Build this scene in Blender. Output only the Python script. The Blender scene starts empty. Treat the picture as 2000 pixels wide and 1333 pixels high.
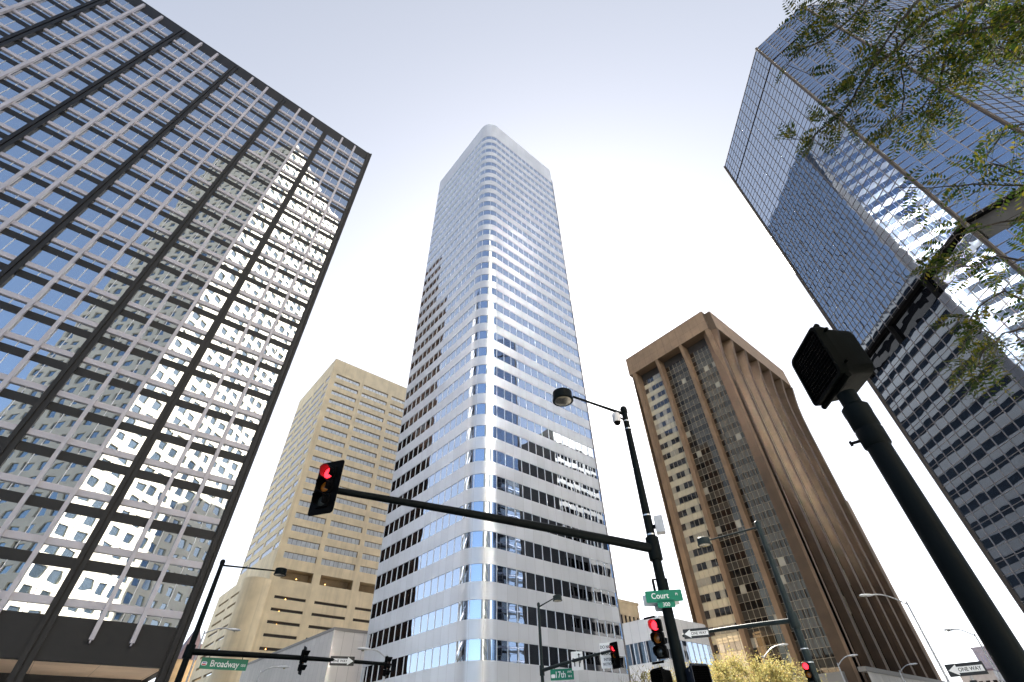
import bpy, math, random
import numpy as np
from mathutils import Vector, Matrix
random.seed(7)
R = math.radians
SC = bpy.context.scene
COL = SC.collection

# ------------------------------------------------------------------ camera
FPX, PITCH, ROLL, YAW = 901.04, R(42.091), R(-1.697), R(48.808)
CAMP = Vector((0, 0, 1.6))
fw = Vector((math.cos(YAW)*math.cos(PITCH), math.sin(YAW)*math.cos(PITCH), math.sin(PITCH)))
_r = fw.cross(Vector((0, 0, 1))).normalized(); _u = _r.cross(fw)
CR = _r*math.cos(ROLL) + _u*math.sin(ROLL); CU = -_r*math.sin(ROLL) + _u*math.cos(ROLL)
cam = bpy.data.cameras.new('camera'); camo = bpy.data.objects.new('camera', cam); COL.objects.link(camo)
cam.sensor_width = 36; cam.lens = FPX/2000*36; cam.clip_start = 0.05; cam.clip_end = 6000
camo.matrix_world = Matrix(((CR.x, CU.x, -fw.x, CAMP.x), (CR.y, CU.y, -fw.y, CAMP.y), (CR.z, CU.z, -fw.z, CAMP.z), (0, 0, 0, 1)))
SC.camera = camo

# ------------------------------------------------------------------ sky, sun, exposure
SUN_AZ, SUN_EL = R(40.5), R(38)          # azimuth from +X (south along the avenue) towards +Y (east)
w = bpy.data.worlds.new('World'); SC.world = w; w.use_nodes = True
nt = w.node_tree; bg = nt.nodes['Background']
sky = nt.nodes.new('ShaderNodeTexSky'); sky.sky_type = 'NISHITA'; sky.sun_disc = False
sky.sun_elevation = SUN_EL; sky.sun_rotation = math.pi/2 - SUN_AZ
sky.altitude = 1600; sky.air_density = 1.0; sky.dust_density = 3.0; sky.ozone_density = 1.0
sd = Vector((math.cos(SUN_AZ)*math.cos(SUN_EL), math.sin(SUN_AZ)*math.cos(SUN_EL), math.sin(SUN_EL)))
tcw = nt.nodes.new('ShaderNodeTexCoord'); dt = nt.nodes.new('ShaderNodeVectorMath'); dt.operation = 'DOT_PRODUCT'   # milky haze towards the sun, clear blue away from it
nt.links.new(tcw.outputs['Generated'], dt.inputs[0]); dt.inputs[1].default_value = sd
mr = nt.nodes.new('ShaderNodeMapRange'); mr.interpolation_type = 'SMOOTHSTEP'
for i_, v_ in ((1, -.35), (2, .75), (3, 1.02), (4, .42)): mr.inputs[i_].default_value = v_
nt.links.new(dt.outputs['Value'], mr.inputs[0])
hs = nt.nodes.new('ShaderNodeHueSaturation'); nt.links.new(mr.outputs[0], hs.inputs['Saturation'])
nt.links.new(sky.outputs[0], hs.inputs['Color']); gm = nt.nodes.new('ShaderNodeGamma'); gm.inputs[1].default_value = .84; nt.links.new(hs.outputs[0], gm.inputs[0])
tn = nt.nodes.new('ShaderNodeMix'); tn.data_type = 'RGBA'; tn.blend_type = 'MULTIPLY'; tn.inputs[0].default_value = 1; tn.inputs[7].default_value = (1.0, .995, 1.0, 1)
nt.links.new(gm.outputs[0], tn.inputs[6]); nt.links.new(tn.outputs[2], bg.inputs[0]); bg.inputs[1].default_value = 0.073
sl = bpy.data.lights.new('sun', 'SUN'); sl.energy = 5.0; sl.angle = R(0.5); sl.color = (1, .95, .86)
so = bpy.data.objects.new('sun', sl); COL.objects.link(so)
sd = Vector((math.cos(SUN_AZ)*math.cos(SUN_EL), math.sin(SUN_AZ)*math.cos(SUN_EL), math.sin(SUN_EL)))
so.rotation_euler = sd.to_track_quat('Z', 'Y').to_euler(); so.location = (0, 0, 300)
SC.view_settings.view_transform = 'Standard'; SC.view_settings.look = 'None'
SC.view_settings.exposure = 2.35; SC.view_settings.gamma = 1.0
SC.render.engine = 'CYCLES'
SC.cycles.use_denoising = True
SC.cycles.max_bounces = 8; SC.cycles.glossy_bounces = 5; SC.cycles.diffuse_bounces = 4
SC.cycles.sample_clamp_indirect = 300; SC.cycles.blur_glossy = 0.2; SC.cycles.caustics_reflective = True

# ------------------------------------------------------------------ helpers
def at(az, D, z):
    a = R(az); return Vector((D*math.cos(a), D*math.sin(a), z))
def px(x, y, r):                          # a point r metres from the camera along a sight line
    d = (fw*FPX + CR*(x-1000) - CU*(y-666.5)).normalized(); return CAMP + d*r
def proj(p):
    d = Vector(p) - CAMP; k = d.dot(fw)
    if k < .01: return None
    return (1000 + FPX*d.dot(CR)/k, 666.5 - FPX*d.dot(CU)/k)

class MB:
    def __init__(s): s.v, s.f, s.m, s.uv = [], [], [], []
    def face(s, pts, mi=0, uv=None):
        n = len(s.v); s.v += [tuple(p) for p in pts]; s.f.append(tuple(range(n, n+len(pts)))); s.m.append(mi)
        s.uv.append(uv or [(0, 0)]*len(pts))
    def box(s, c, size, mi=0, rz=0.0, M=None):
        a, b, d = (x/2 for x in size)
        P = [Vector((x, y, z)) for z in (-d, d) for (x, y) in ((-a, -b), (a, -b), (a, b), (-a, b))]
        if M is None: M = Matrix.Rotation(rz, 3, 'Z')
        s.hexa([Vector(c) + M @ p for p in P], mi)
    def hexa(s, P, mi=0):                 # 4 bottom ccw, 4 top ccw
        for q in ((3, 2, 1, 0), (4, 5, 6, 7), (0, 1, 5, 4), (1, 2, 6, 5), (2, 3, 7, 6), (3, 0, 4, 7)):
            s.face([P[i] for i in q], mi)
    def smooth_rings(s, rings, mi=0, cap=True, closed=True):
        n0 = len(s.v); k = len(rings[0])
        for r in rings: s.v += [tuple(p) for p in r]
        for i in range(len(rings)-1):
            for j in range(k if closed else k-1):
                a, b = n0+i*k+j, n0+i*k+(j+1) % k
                s.f.append((a, b, b+k, a+k)); s.m.append(mi); s.uv.append([(0, 0)]*4)
        if cap:
            s.f.append(tuple(n0+j for j in reversed(range(k)))); s.m.append(mi); s.uv.append([(0, 0)]*k)
            e = n0+(len(rings)-1)*k; s.f.append(tuple(e+j for j in range(k))); s.m.append(mi); s.uv.append([(0, 0)]*k)
    def tube(s, pts, rad, n=10, mi=0, cap=True):
        pts = [Vector(p) for p in pts]
        if not isinstance(rad, (list, tuple)): rad = [rad]*len(pts)
        rings = []; ref = None
        for i, p in enumerate(pts):
            t = (pts[min(i+1, len(pts)-1)] - pts[max(i-1, 0)]).normalized()
            if ref is None:
                ref = Vector((0, 0, 1)) if abs(t.z) < .9 else Vector((1, 0, 0))
            a = (ref - t*ref.dot(t)).normalized(); ref = a; b = t.cross(a)
            rings.append([p + (a*math.cos(q) + b*math.sin(q))*rad[i] for q in (2*math.pi*j/n for j in range(n))])
        s.smooth_rings(rings, mi, cap)
    def lathe(s, c, prof, n=24, mi=0, M=None):  # prof: (radius, height) along local z
        M = M or Matrix.Identity(3); c = Vector(c)
        s.smooth_rings([[c + M @ Vector((r*math.cos(2*math.pi*j/n), r*math.sin(2*math.pi*j/n), h)) for j in range(n)] for r, h in prof], mi)
    def build(s, name, mats, parent=None, smooth=False, uv=True):
        me = bpy.data.meshes.new(name); me.from_pydata(s.v, [], s.f)
        for m in (mats if isinstance(mats, (list, tuple)) else [mats]): me.materials.append(m)
        me.polygons.foreach_set('material_index', s.m)
        if uv:
            l = me.uv_layers.new(name='UVMap'); l.data.foreach_set('uv', [c for f in s.uv for p in f for c in p])
        if smooth:
            me.polygons.foreach_set('use_smooth', [True]*len(s.f))
            try: me.set_sharp_from_angle(angle=R(40))
            except Exception: pass
        me.update()
        o = bpy.data.objects.new(name, me); COL.objects.link(o)
        if parent:
            o.parent = parent
            if parent.parent is None and parent.get('localspace') is None: o.matrix_parent_inverse = parent.matrix_basis.inverted()
        return o

class Plane:
    """vertical facade plane: origin, direction u along the wall, outward normal n"""
    def __init__(s, o, u, n): s.o, s.u, s.n = Vector((o[0], o[1], 0)), Vector((u[0], u[1], 0)).normalized(), Vector((n[0], n[1], 0)).normalized()
    def p(s, u, z, d=0): return s.o + s.u*u + s.n*d + Vector((0, 0, z))
    def rect(s, mb, u0, u1, z0, z1, d=0, mi=0, uvo=0):
        P = [s.p(u0, z0, d), s.p(u1, z0, d), s.p(u1, z1, d), s.p(u0, z1, d)]; U = [(u0+uvo, z0), (u1+uvo, z0), (u1+uvo, z1), (u0+uvo, z1)]
        if s.u.cross(Vector((0, 0, 1))).dot(s.n) < 0: P.reverse(); U.reverse()
        mb.face(P, mi, U)
    def box(s, mb, u0, u1, z0, z1, d0, d1, mi=0):
        P = [s.p(u0, z0, d0), s.p(u1, z0, d0), s.p(u1, z0, d1), s.p(u0, z0, d1), s.p(u0, z1, d0), s.p(u1, z1, d0), s.p(u1, z1, d1), s.p(u0, z1, d1)]
        if s.u.cross(s.n).z < 0: P = [P[i] for i in (3, 2, 1, 0, 7, 6, 5, 4)]
        mb.hexa(P, mi)
    def area(s, u0, u1, z0, z1):
        q = [proj(s.p(*a)) for a in ((u0, z0), (u1, z0), (u1, z1), (u0, z1))]
        if None in q: return 0
        cx = sum(a[0] for a in q)/4; cy = sum(a[1] for a in q)/4
        if not (-60 < cx < 2060 and -60 < cy < 1400): return 0
        return abs(sum(q[i][0]*q[(i+1) % 4][1] - q[(i+1) % 4][0]*q[i][1] for i in range(4)))/2

def thing(name, label, cat, loc=(0, 0, 0), group=None, rz=0):
    o = bpy.data.objects.new(name, None); COL.objects.link(o); o.location = loc; o.rotation_euler = (0, 0, rz)
    o.empty_display_size = .2
    o['label'] = label; o['category'] = cat
    if group: o['group'] = group
    return o
def ring(o):                               # parts of this thing are built in its own local space
    o['localspace'] = 1; return o
def relabel(o, label): o['label'] = label; return o

def copy_thing(r, loc, rz, label):
    n = r.copy(); COL.objects.link(n); n.location = loc; n.rotation_euler = (0, 0, rz); n['label'] = label
    for ch in list(r.children):
        c = ch.copy(); COL.objects.link(c); c.parent = n
        for g in ch.children:
            d = g.copy(); COL.objects.link(d); d.parent = c
    return n

# ------------------------------------------------------------------ materials
def newmat(name):
    m = bpy.data.materials.new(name); m.use_nodes = True; t = m.node_tree
    return m, t, t.nodes['Principled BSDF']
def N(t, ty, **kw):
    n = t.nodes.new(ty)
    for k, v in kw.items(): setattr(n, k, v)
    return n
def mixrgb(t, fac, a, b, blend='MIX'):
    n = N(t, 'ShaderNodeMix', data_type='RGBA', blend_type=blend)
    for s_, v in ((n.inputs[0], fac), (n.inputs[6], a), (n.inputs[7], b)):
        if hasattr(v, 'links'): t.links.new(v, s_)
        else: s_.default_value = v if not isinstance(v, tuple) else (*v[:3], 1)
    return n.outputs[2]
def math_(t, op, a, b=0.0):
    n = N(t, 'ShaderNodeMath', operation=op)
    for s_, v in ((n.inputs[0], a), (n.inputs[1], b)):
        if hasattr(v, 'links'): t.links.new(v, s_)
        else: s_.default_value = v
    return n.outputs[0]
def solid(name, col, rough=.6, metal=0, vary=.12, scale=.6, bump=0.0, bscale=30, joints=None, jcol=None, spec=.4, streak=0):
    """plain surface with mottling, optional joint lines every (du,dv) metres from the UVs, optional rain streaks"""
    m, t, b = newmat(name)
    tc = N(t, 'ShaderNodeTexCoord'); nz = N(t, 'ShaderNodeTexNoise'); nz.inputs['Scale'].default_value = scale; nz.inputs['Detail'].default_value = 6
    t.links.new(tc.outputs['Object'], nz.inputs['Vector'])
    dk = tuple(c*(1-vary*1.6) for c in col); lt = tuple(min(1, c*(1+vary)) for c in col)
    rp = N(t, 'ShaderNodeMapRange'); rp.inputs[1].default_value = .3; rp.inputs[2].default_value = .7
    t.links.new(nz.outputs[0], rp.inputs[0])
    c = mixrgb(t, rp.outputs[0], dk, lt)
    if streak:
        mp = N(t, 'ShaderNodeMapping'); mp.inputs['Scale'].default_value = (1.3, 1.3, .05); t.links.new(tc.outputs['Object'], mp.inputs[0])
        n2 = N(t, 'ShaderNodeTexNoise'); n2.inputs['Scale'].default_value = 1.0; n2.inputs['Detail'].default_value = 4; t.links.new(mp.outputs[0], n2.inputs['Vector'])
        r2 = N(t, 'ShaderNodeMapRange'); r2.inputs[1].default_value = .5; r2.inputs[2].default_value = .75; r2.inputs[4].default_value = streak; t.links.new(n2.outputs[0], r2.inputs[0])
        c = mixrgb(t, r2.outputs[0], c, tuple(x*.45 for x in col))
    if joints:
        uv = N(t, 'ShaderNodeUVMap'); sp = N(t, 'ShaderNodeSeparateXYZ'); t.links.new(uv.outputs[0], sp.inputs[0])
        tot = None; cells = []
        for i, (per, wd) in enumerate(joints):
            if not per: continue
            d = math_(t, 'DIVIDE', sp.outputs[i], per); f = math_(t, 'FRACT', d); cells.append(math_(t, 'FLOOR', d))
            l = math_(t, 'LESS_THAN', f, wd/per); tot = l if tot is None else math_(t, 'MAXIMUM', tot, l)
        cb = N(t, 'ShaderNodeCombineXYZ'); t.links.new(cells[0], cb.inputs[0])
        t.links.new(cells[1] if len(cells) > 1 else math_(t, 'FLOOR', math_(t, 'DIVIDE', sp.outputs[1], 3.7)), cb.inputs[1])
        wn = N(t, 'ShaderNodeTexWhiteNoise', noise_dimensions='2D'); t.links.new(cb.outputs[0], wn.inputs['Vector'])
        k = math_(t, 'MULTIPLY', wn.outputs[0], .38)
        c = mixrgb(t, k, c, tuple(x*.72 for x in col))
        c = mixrgb(t, tot, c, jcol or tuple(x*.35 for x in col))
    t.links.new(c, b.inputs['Base Color'])
    b.inputs['Roughness'].default_value = rough; b.inputs['Metallic'].default_value = metal; b.inputs['Specular IOR Level'].default_value = spec
    if bump:
        n3 = N(t, 'ShaderNodeTexNoise'); n3.inputs['Scale'].default_value = bscale; n3.inputs['Detail'].default_value = 5; t.links.new(tc.outputs['Object'], n3.inputs['Vector'])
        bp = N(t, 'ShaderNodeBump'); bp.inputs['Strength'].default_value = bump; bp.inputs['Distance'].default_value = .02
        t.links.new(n3.outputs[0], bp.inputs['Height']); t.links.new(bp.outputs[0], b.inputs['Normal'])
    return m
def glass(name, tint=(.8, .85, .9), dark=(.02, .022, .025), refl=.6, wave=.006, wscale=.5, tilt=.012, rough=.0, blind_or_reflect=0.0):
    """reflective facade glass: every pane is an island with its own small tilt and waviness"""
    m, t, b = newmat(name); t.nodes.remove(b); out = t.nodes['Material Output']
    g = N(t, 'ShaderNodeNewGeometry'); wn = N(t, 'ShaderNodeTexWhiteNoise', noise_dimensions='1D')
    oi = N(t, 'ShaderNodeObjectInfo'); t.links.new(math_(t, 'ADD', math_(t, 'MULTIPLY', g.outputs['Random Per Island'], 977.0), math_(t, 'MULTIPLY', oi.outputs['Random'], 5113.0)), wn.inputs['W'])
    v = N(t, 'ShaderNodeVectorMath', operation='SUBTRACT'); t.links.new(wn.outputs['Color'], v.inputs[0]); v.inputs[1].default_value = (.5, .5, .5)
    v2 = N(t, 'ShaderNodeVectorMath', operation='SCALE'); t.links.new(v.outputs[0], v2.inputs[0]); v2.inputs['Scale'].default_value = tilt*2
    v3 = N(t, 'ShaderNodeVectorMath', operation='ADD'); t.links.new(v2.outputs[0], v3.inputs[0]); t.links.new(g.outputs['Normal'], v3.inputs[1])
    v4 = N(t, 'ShaderNodeVectorMath', operation='NORMALIZE'); t.links.new(v3.outputs[0], v4.inputs[0])
    tc = N(t, 'ShaderNodeTexCoord')
    off = N(t, 'ShaderNodeVectorMath', operation='SCALE'); t.links.new(wn.outputs['Color'], off.inputs[0]); off.inputs['Scale'].default_value = 40
    ad = N(t, 'ShaderNodeVectorMath', operation='ADD'); t.links.new(off.outputs[0], ad.inputs[0]); t.links.new(tc.outputs['Object'], ad.inputs[1])
    nz = N(t, 'ShaderNodeTexNoise'); nz.inputs['Scale'].default_value = wscale; nz.inputs['Detail'].default_value = 1.0; t.links.new(ad.outputs[0], nz.inputs['Vector'])
    bp = N(t, 'ShaderNodeBump'); bp.inputs['Strength'].default_value = 1; bp.inputs['Distance'].default_value = wave*10
    t.links.new(nz.outputs[0], bp.inputs['Height']); t.links.new(v4.outputs[0], bp.inputs['Normal'])
    gl = N(t, 'ShaderNodeBsdfGlossy'); gl.inputs['Color'].default_value = (*tint, 1); gl.inputs['Roughness'].default_value = rough; t.links.new(bp.outputs[0], gl.inputs['Normal'])
    df = N(t, 'ShaderNodeBsdfDiffuse'); df.inputs['Color'].default_value = (*dark, 1)
    if blind_or_reflect:
        k = math_(t, 'GREATER_THAN', wn.outputs['Value'], 1-blind_or_reflect)
        t.links.new(mixrgb(t, k, dark, (.42, .38, .30)), df.inputs['Color'])
    fr = N(t, 'ShaderNodeFresnel'); fr.inputs[0].default_value = 1.5
    fac = math_(t, 'ADD', math_(t, 'MULTIPLY', fr.outputs[0], 1-refl), refl)
    mx = N(t, 'ShaderNodeMixShader'); t.links.new(fac, mx.inputs[0]); t.links.new(df.outputs[0], mx.inputs[1]); t.links.new(gl.outputs[0], mx.inputs[2])
    t.links.new(mx.outputs[0], out.inputs[0]); return m
def emit(name, col, s):
    m, t, b = newmat(name); b.inputs['Base Color'].default_value = (*col, 1); b.inputs['Emission Color'].default_value = (*col, 1); b.inputs['Emission Strength'].default_value = s; return m
def leafmat(name, cols, trans=.35):
    m, t, b = newmat(name); g = N(t, 'ShaderNodeNewGeometry'); cr = N(t, 'ShaderNodeValToRGB')
    e = cr.color_ramp.elements
    for i, c in enumerate(cols):
        if i < 2: e[i].position = i/(len(cols)-1); e[i].color = (*c, 1)
        else: x = e.new(i/(len(cols)-1)); x.color = (*c, 1)
    if len(cols) > 2: e[1].position = 1/(len(cols)-1)
    t.links.new(g.outputs['Random Per Island'], cr.inputs[0]); t.links.new(cr.outputs[0], b.inputs['Base Color'])
    b.inputs['Roughness'].default_value = .7; b.inputs['Specular IOR Level'].default_value = .12
    tr = N(t, 'ShaderNodeBsdfTranslucent'); t.links.new(cr.outputs[0], tr.inputs[0]); mx = N(t, 'ShaderNodeMixShader'); mx.inputs[0].default_value = trans
    t.links.new(b.outputs[0], mx.inputs[1]); t.links.new(tr.outputs[0], mx.inputs[2]); t.links.new(mx.outputs[0], t.nodes['Material Output'].inputs[0]); return m

M = {}
M['panel'] = solid('silver_panel', (.565, .58, .625), .30, .35, .05, .15, joints=((1.514, .028), (0, 0)), jcol=(.34, .34, .36), streak=.12)
M['mull_white'] = solid('pale_mullion', (.6, .6, .62), .4, .3)
M['ribbon_glass'] = glass('ribbon_glass', (.72, .81, .93), (.012, .013, .015), .80, .0006, .45, .0012)
M['south_glass'] = glass('south_glass', (.5, .62, .78), (.03, .05, .08), .5, .0008, .4, .004)
M['core'] = solid('dark_core', (.05, .05, .052), .8)
M['roof_grey'] = solid('roof_grey', (.25, .25, .26), .9)
M['frame_dark'] = solid('charcoal_metal', (.0085, .0075, .008), .55, 0, .15, .5)
M['strip_light'] = solid('mauve_grey_metal', (.46, .43, .46), .45, .15, .06, .4)
M['grid_glass'] = glass('grid_glass', (.82, .87, .92), (.02, .03, .04), .70, .00045, .55, .0013)
M['soffit'] = solid('beige_soffit', (.78, .60, .46), .7, 0, .08, .5, joints=((4.0, .03), (2.2, .03)))
M['blue_glass'] = glass('blue_glass', (.58, .67, .81), (.012, .02, .035), .62, .0005, .38, .0012)
M['dark_glass'] = glass('dark_glass', (.3, .33, .38), (.006, .006, .007), .3, .001, .4, .004)
M['void'] = solid('black_void', (.007, .007, .008), .8, spec=.05)
M['post'] = solid('corner_post_metal', (.055, .046, .042), .55, spec=.15)
M['mull_bronze'] = solid('bronze_mullion', (.17, .15, .145), .45, .4)
M['brown'] = solid('brown_precast', (.275, .185, .118), .75, 0, .10, .5, bump=.15, bscale=6, joints=((2.6, .04), (3.6, .04)), streak=.35)
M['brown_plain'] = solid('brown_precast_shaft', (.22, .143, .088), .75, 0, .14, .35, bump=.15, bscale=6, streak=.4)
M['brown_shade'] = solid('brown_rib_shade', (.105, .064, .036), .75, 0, .16, .35, bump=.15, bscale=6, streak=.5)  # west-face shade painted in as a darker copy of the pier brown
M['brown_glass'] = glass('bronze_glass', (.52, .42, .30), (.008, .007, .0065), .14, .0007, .35, .0022, blind_or_reflect=.06)
M['spandrel_glass'] = glass('spandrel_glass', (.56, .46, .33), (.05, .043, .034), .14, .0006, .35, .002)
M['cream_reflect_spandrel'] = glass('cream_reflect_spandrel', (.75, .7, .6), (.62, .55, .40), .18, .0006, .35, .002)  # bright reflection of the left bay painted into the spandrel colour
M['cream_reflect'] = glass('cream_reflect_glass', (.6, .62, .66), (.03, .03, .03), .3, .0007, .35, .0022, blind_or_reflect=.35)  # pale panes carry the same painted reflection, not real blinds
M['mull_gold'] = solid('champagne_mullion', (.42, .36, .27), .4, .4)
M['brown_dark'] = solid('dark_bronze_infill', (.045, .038, .034), .5, .2)
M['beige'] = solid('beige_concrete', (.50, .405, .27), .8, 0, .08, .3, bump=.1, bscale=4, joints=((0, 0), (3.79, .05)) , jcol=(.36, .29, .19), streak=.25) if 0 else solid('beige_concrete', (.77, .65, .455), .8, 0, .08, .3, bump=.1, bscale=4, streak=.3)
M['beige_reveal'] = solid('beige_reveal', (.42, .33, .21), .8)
M['beige_glass'] = glass('beige_tower_glass', (.82, .86, .92), (.02, .025, .03), .78, .0008, .4, .002)
M['granite'] = solid('pale_granite', (.66, .605, .50), .6, 0, .05, .4)
M['granite_glass'] = glass('granite_tower_glass', (.62, .70, .76), (.05, .065, .075), .5, .0006, .4, .003, rough=.1)
M['silver_wall'] = solid('silver_wall', (.60, .565, .54), .45, .25, .05, .2, joints=((1.55, .035), (0, 0)))
M['slab_grey'] = solid('slab_grey', (.05, .052, .06), .6)
M['slab_glass'] = glass('slab_glass', (.07, .08, .09), (.004, .004, .005), .10, .001, .4, .004)
M['brick'] = solid('dark_brown_brick', (.022, .0135, .010), 1.0, spec=.0)
M['reflector_glass'] = glass('reflector_tower_glass', (.96, .96, .95), (.02, .03, .04), .96, .0006, .4, .003, rough=.17)  # mirror panes of the added reflector towers
M['white_metal'] = solid('white_metal', (.88, .87, .85), .5)
M['purple_roof'] = solid('slate_roof', (.16, .13, .17), .8)
M['tan'] = solid('tan_wall', (.47, .36, .24), .8)
M['far_blue'] = glass('far_blue_glass', (.4, .5, .75), (.05, .09, .2), .45, .001, .3, .004)
M['far_grey'] = solid('grey_wall', (.42, .42, .44), .8)
M['white_wall'] = solid('white_base_wall', (.66, .63, .58), .7, joints=((3.2, .05), (0, 0)))
M['pole'] = solid('green_black_paint', (.0028, .0048, .0052), .5, .0, .2, 3, bump=.05, bscale=80, spec=.07)
M['pole_mid'] = solid('grey_green_paint', (.018, .026, .027), .5, 0, .15, 2, spec=.12)
M['galv'] = solid('galvanised_steel', (.42, .42, .43), .45, .5, .1, 4)
M['lamp_grey'] = solid('lamp_grey', (.55, .55, .56), .45, .2)
M['black'] = solid('black_polycarbonate', (.0018, .0018, .002), .5, 0, .2, 5, bump=.06, bscale=120, spec=.04)
M['black_blue'] = solid('blue_black_paint', (.012, .016, .026), .4)
M['sig_green'] = solid('dark_green_housing', (.0011, .0019, .0016), .55, 0, .25, 4, bump=.08, bscale=60, spec=.025)
M['red_led'] = emit('red_led', (1, .018, .03), 1.1)
M['red_in'] = solid('red_lit_visor', (.06, .008, .009), .4)
M['lens_amber'] = solid('amber_lens', (.30, .10, .012), .2, spec=.6)
M['lens_dark'] = solid('unlit_lens', (.03, .035, .033), .15, spec=.6)
M['sign_green'] = solid('sign_green', (.0, .155, .085), .35, vary=.06)
M['sign_white'] = solid('sign_white', (.72, .72, .72), .4, vary=.05)
M['sign_black'] = solid('sign_black', (.012, .012, .013), .4)
M['sign_back'] = solid('bare_aluminium', (.55, .55, .56), .4, .6)
M['sign_red'] = solid('sign_red', (.45, .03, .04), .4)
M['sign_blue'] = solid('sign_blue', (.03, .06, .28), .4)
M['cam_white'] = solid('camera_white', (.62, .6, .6), .4)
M['lum_glass'] = glass('lamp_glass', (.5, .47, .4), (.22, .2, .15), .25, .0, .5, .0, rough=.2)
M['strap'] = solid('steel_strap', (.7, .7, .72), .3, .8)
M['bark'] = solid('dark_bark', (.035, .028, .022), .9, 0, .3, 8, bump=.5, bscale=40)
M['bark_pale'] = solid('grey_bark', (.15, .12, .09), .9, 0, .3, 8)
M['leaf_near'] = leafmat('locust_leaf', [(.010, .024, .004), (.020, .038, .005), (.042, .058, .006), (.12, .10, .010)], .35)
M['leaf_yellow'] = leafmat('autumn_leaf', [(.17, .15, .05), (.33, .29, .10), (.42, .37, .15), (.36, .25, .09), (.26, .28, .10)], .35)
M['leaf_sparse'] = leafmat('sparse_autumn_leaf', [(.20, .18, .05), (.30, .28, .10), (.22, .13, .05)], .35)
M['leaf_green'] = leafmat('street_leaf', [(.14, .16, .03), (.25, .25, .05), (.10, .13, .03)], .35)
M['lamp_orange'] = emit('garage_lamp', (1, .5, .12), 3)
M['concrete'] = solid('pavement_concrete', (.48, .46, .42), .85, 0, .08, .5, bump=.1, bscale=20)
M['asphalt'] = solid('asphalt', (.085, .083, .08), .85, 0, .15, .7, bump=.3, bscale=60)
M['ground'] = solid('city_ground', (.20, .195, .18), .9, 0, .15, .05)
M['paint'] = solid('road_paint', (.72, .72, .70), .6)

def facade(mb, pl, u0, u1, z0, z1, ops, depth=.3, mi=0, mr=0, uvo=0):
    """a wall rectangle pierced by rectangular openings with reveals"""
    us = sorted({u0, u1, *[o[0] for o in ops], *[o[1] for o in ops]}); zs = sorted({z0, z1, *[o[2] for o in ops], *[o[3] for o in ops]})
    ui = {u: i for i, u in enumerate(us)}; zi = {z: i for i, z in enumerate(zs)}
    hole = np.zeros((len(us), len(zs)), bool)
    for a, b, c, d in ops: hole[ui[a]:ui[b], zi[c]:zi[d]] = True
    for j in range(len(zs)-1):
        i = 0
        while i < len(us)-1:
            if hole[i, j]: i += 1; continue
            k = i
            while k+1 < len(us)-1 and not hole[k+1, j]: k += 1
            pl.rect(mb, us[i], us[k+1], zs[j], zs[j+1], 0, mi, uvo); i = k+1
    for a, b, c, d in ops:
        for (p, q) in (((a, c), (b, c)), ((b, c), (b, d)), ((b, d), (a, d)), ((a, d), (a, c))):
            P = [pl.p(*p, 0), pl.p(*q, 0), pl.p(*q, -depth), pl.p(*p, -depth)]
            if pl.u.cross(Vector((0, 0, 1))).dot(pl.n) < 0: P.reverse()
            mb.face(P[::-1], mr)

def windows_as_parts(recs, parent, mats, name='window', keep=100, stuffname='small_windows'):
    """recs: (area, MB). The largest in the picture become parts, the rest one part"""
    recs.sort(key=lambda r: -r[0])
    for a, mb in recs[:keep]: mb.build(name, mats, parent)
    rest = recs[keep:]
    if rest:
        R_ = MB()
        for a, mb in rest:
            n = len(R_.v); R_.v += mb.v; R_.f += [tuple(i+n for i in f) for f in mb.f]; R_.m += mb.m; R_.uv += mb.uv
        o = R_.build(stuffname, mats, parent); o['kind'] = 'stuff'

def block(name_mat, x0, x1, y0, y1, z0, z1, mi=0, mb=None):
    mb = mb or MB(); mb.box(((x0+x1)/2, (y0+y1)/2, (z0+z1)/2), (x1-x0, y1-y0, z1-z0), mi); return mb

# ------------------------------------------------------------------ the setting: ground, roads, pavements
def sheet(name, x0, x1, y0, y1, z, mat, kind='structure'):
    mb = MB(); mb.face([(x0, y0, z), (x1, y0, z), (x1, y1, z), (x0, y1, z)], 0, [(x0, y0), (x1, y0), (x1, y1), (x0, y1)])
    o = mb.build(name, mat); o['kind'] = kind; return o
sheet('ground', -2500, 2500, -2500, 2500, -.15, M['ground'])
sheet('avenue_road', -400, 600, 4, 33, -.146, M['asphalt'])
sheet('cross_street_road', 12, 27, 33.001, 600, -.146, M['asphalt'])
mb = MB()
for x in range(-120, 300, 9):
    for y in (11, 18.5, 26): mb.face([(x, y, -.142), (x+3, y, -.142), (x+3, y+.12, -.142), (x, y+.12, -.142)])
o = mb.build('lane_markings', M['paint']); o['kind'] = 'structure'
def pavement(x0, x1, y0, y1):
    o = block(0, x0, x1, y0, y1, -.15, 0).build('pavement', M['concrete']); o['kind'] = 'structure'
pavement(-400, 600, -34, 4); pavement(-400, 12, 33, 60); pavement(27, 400, 33, 46)

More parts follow.
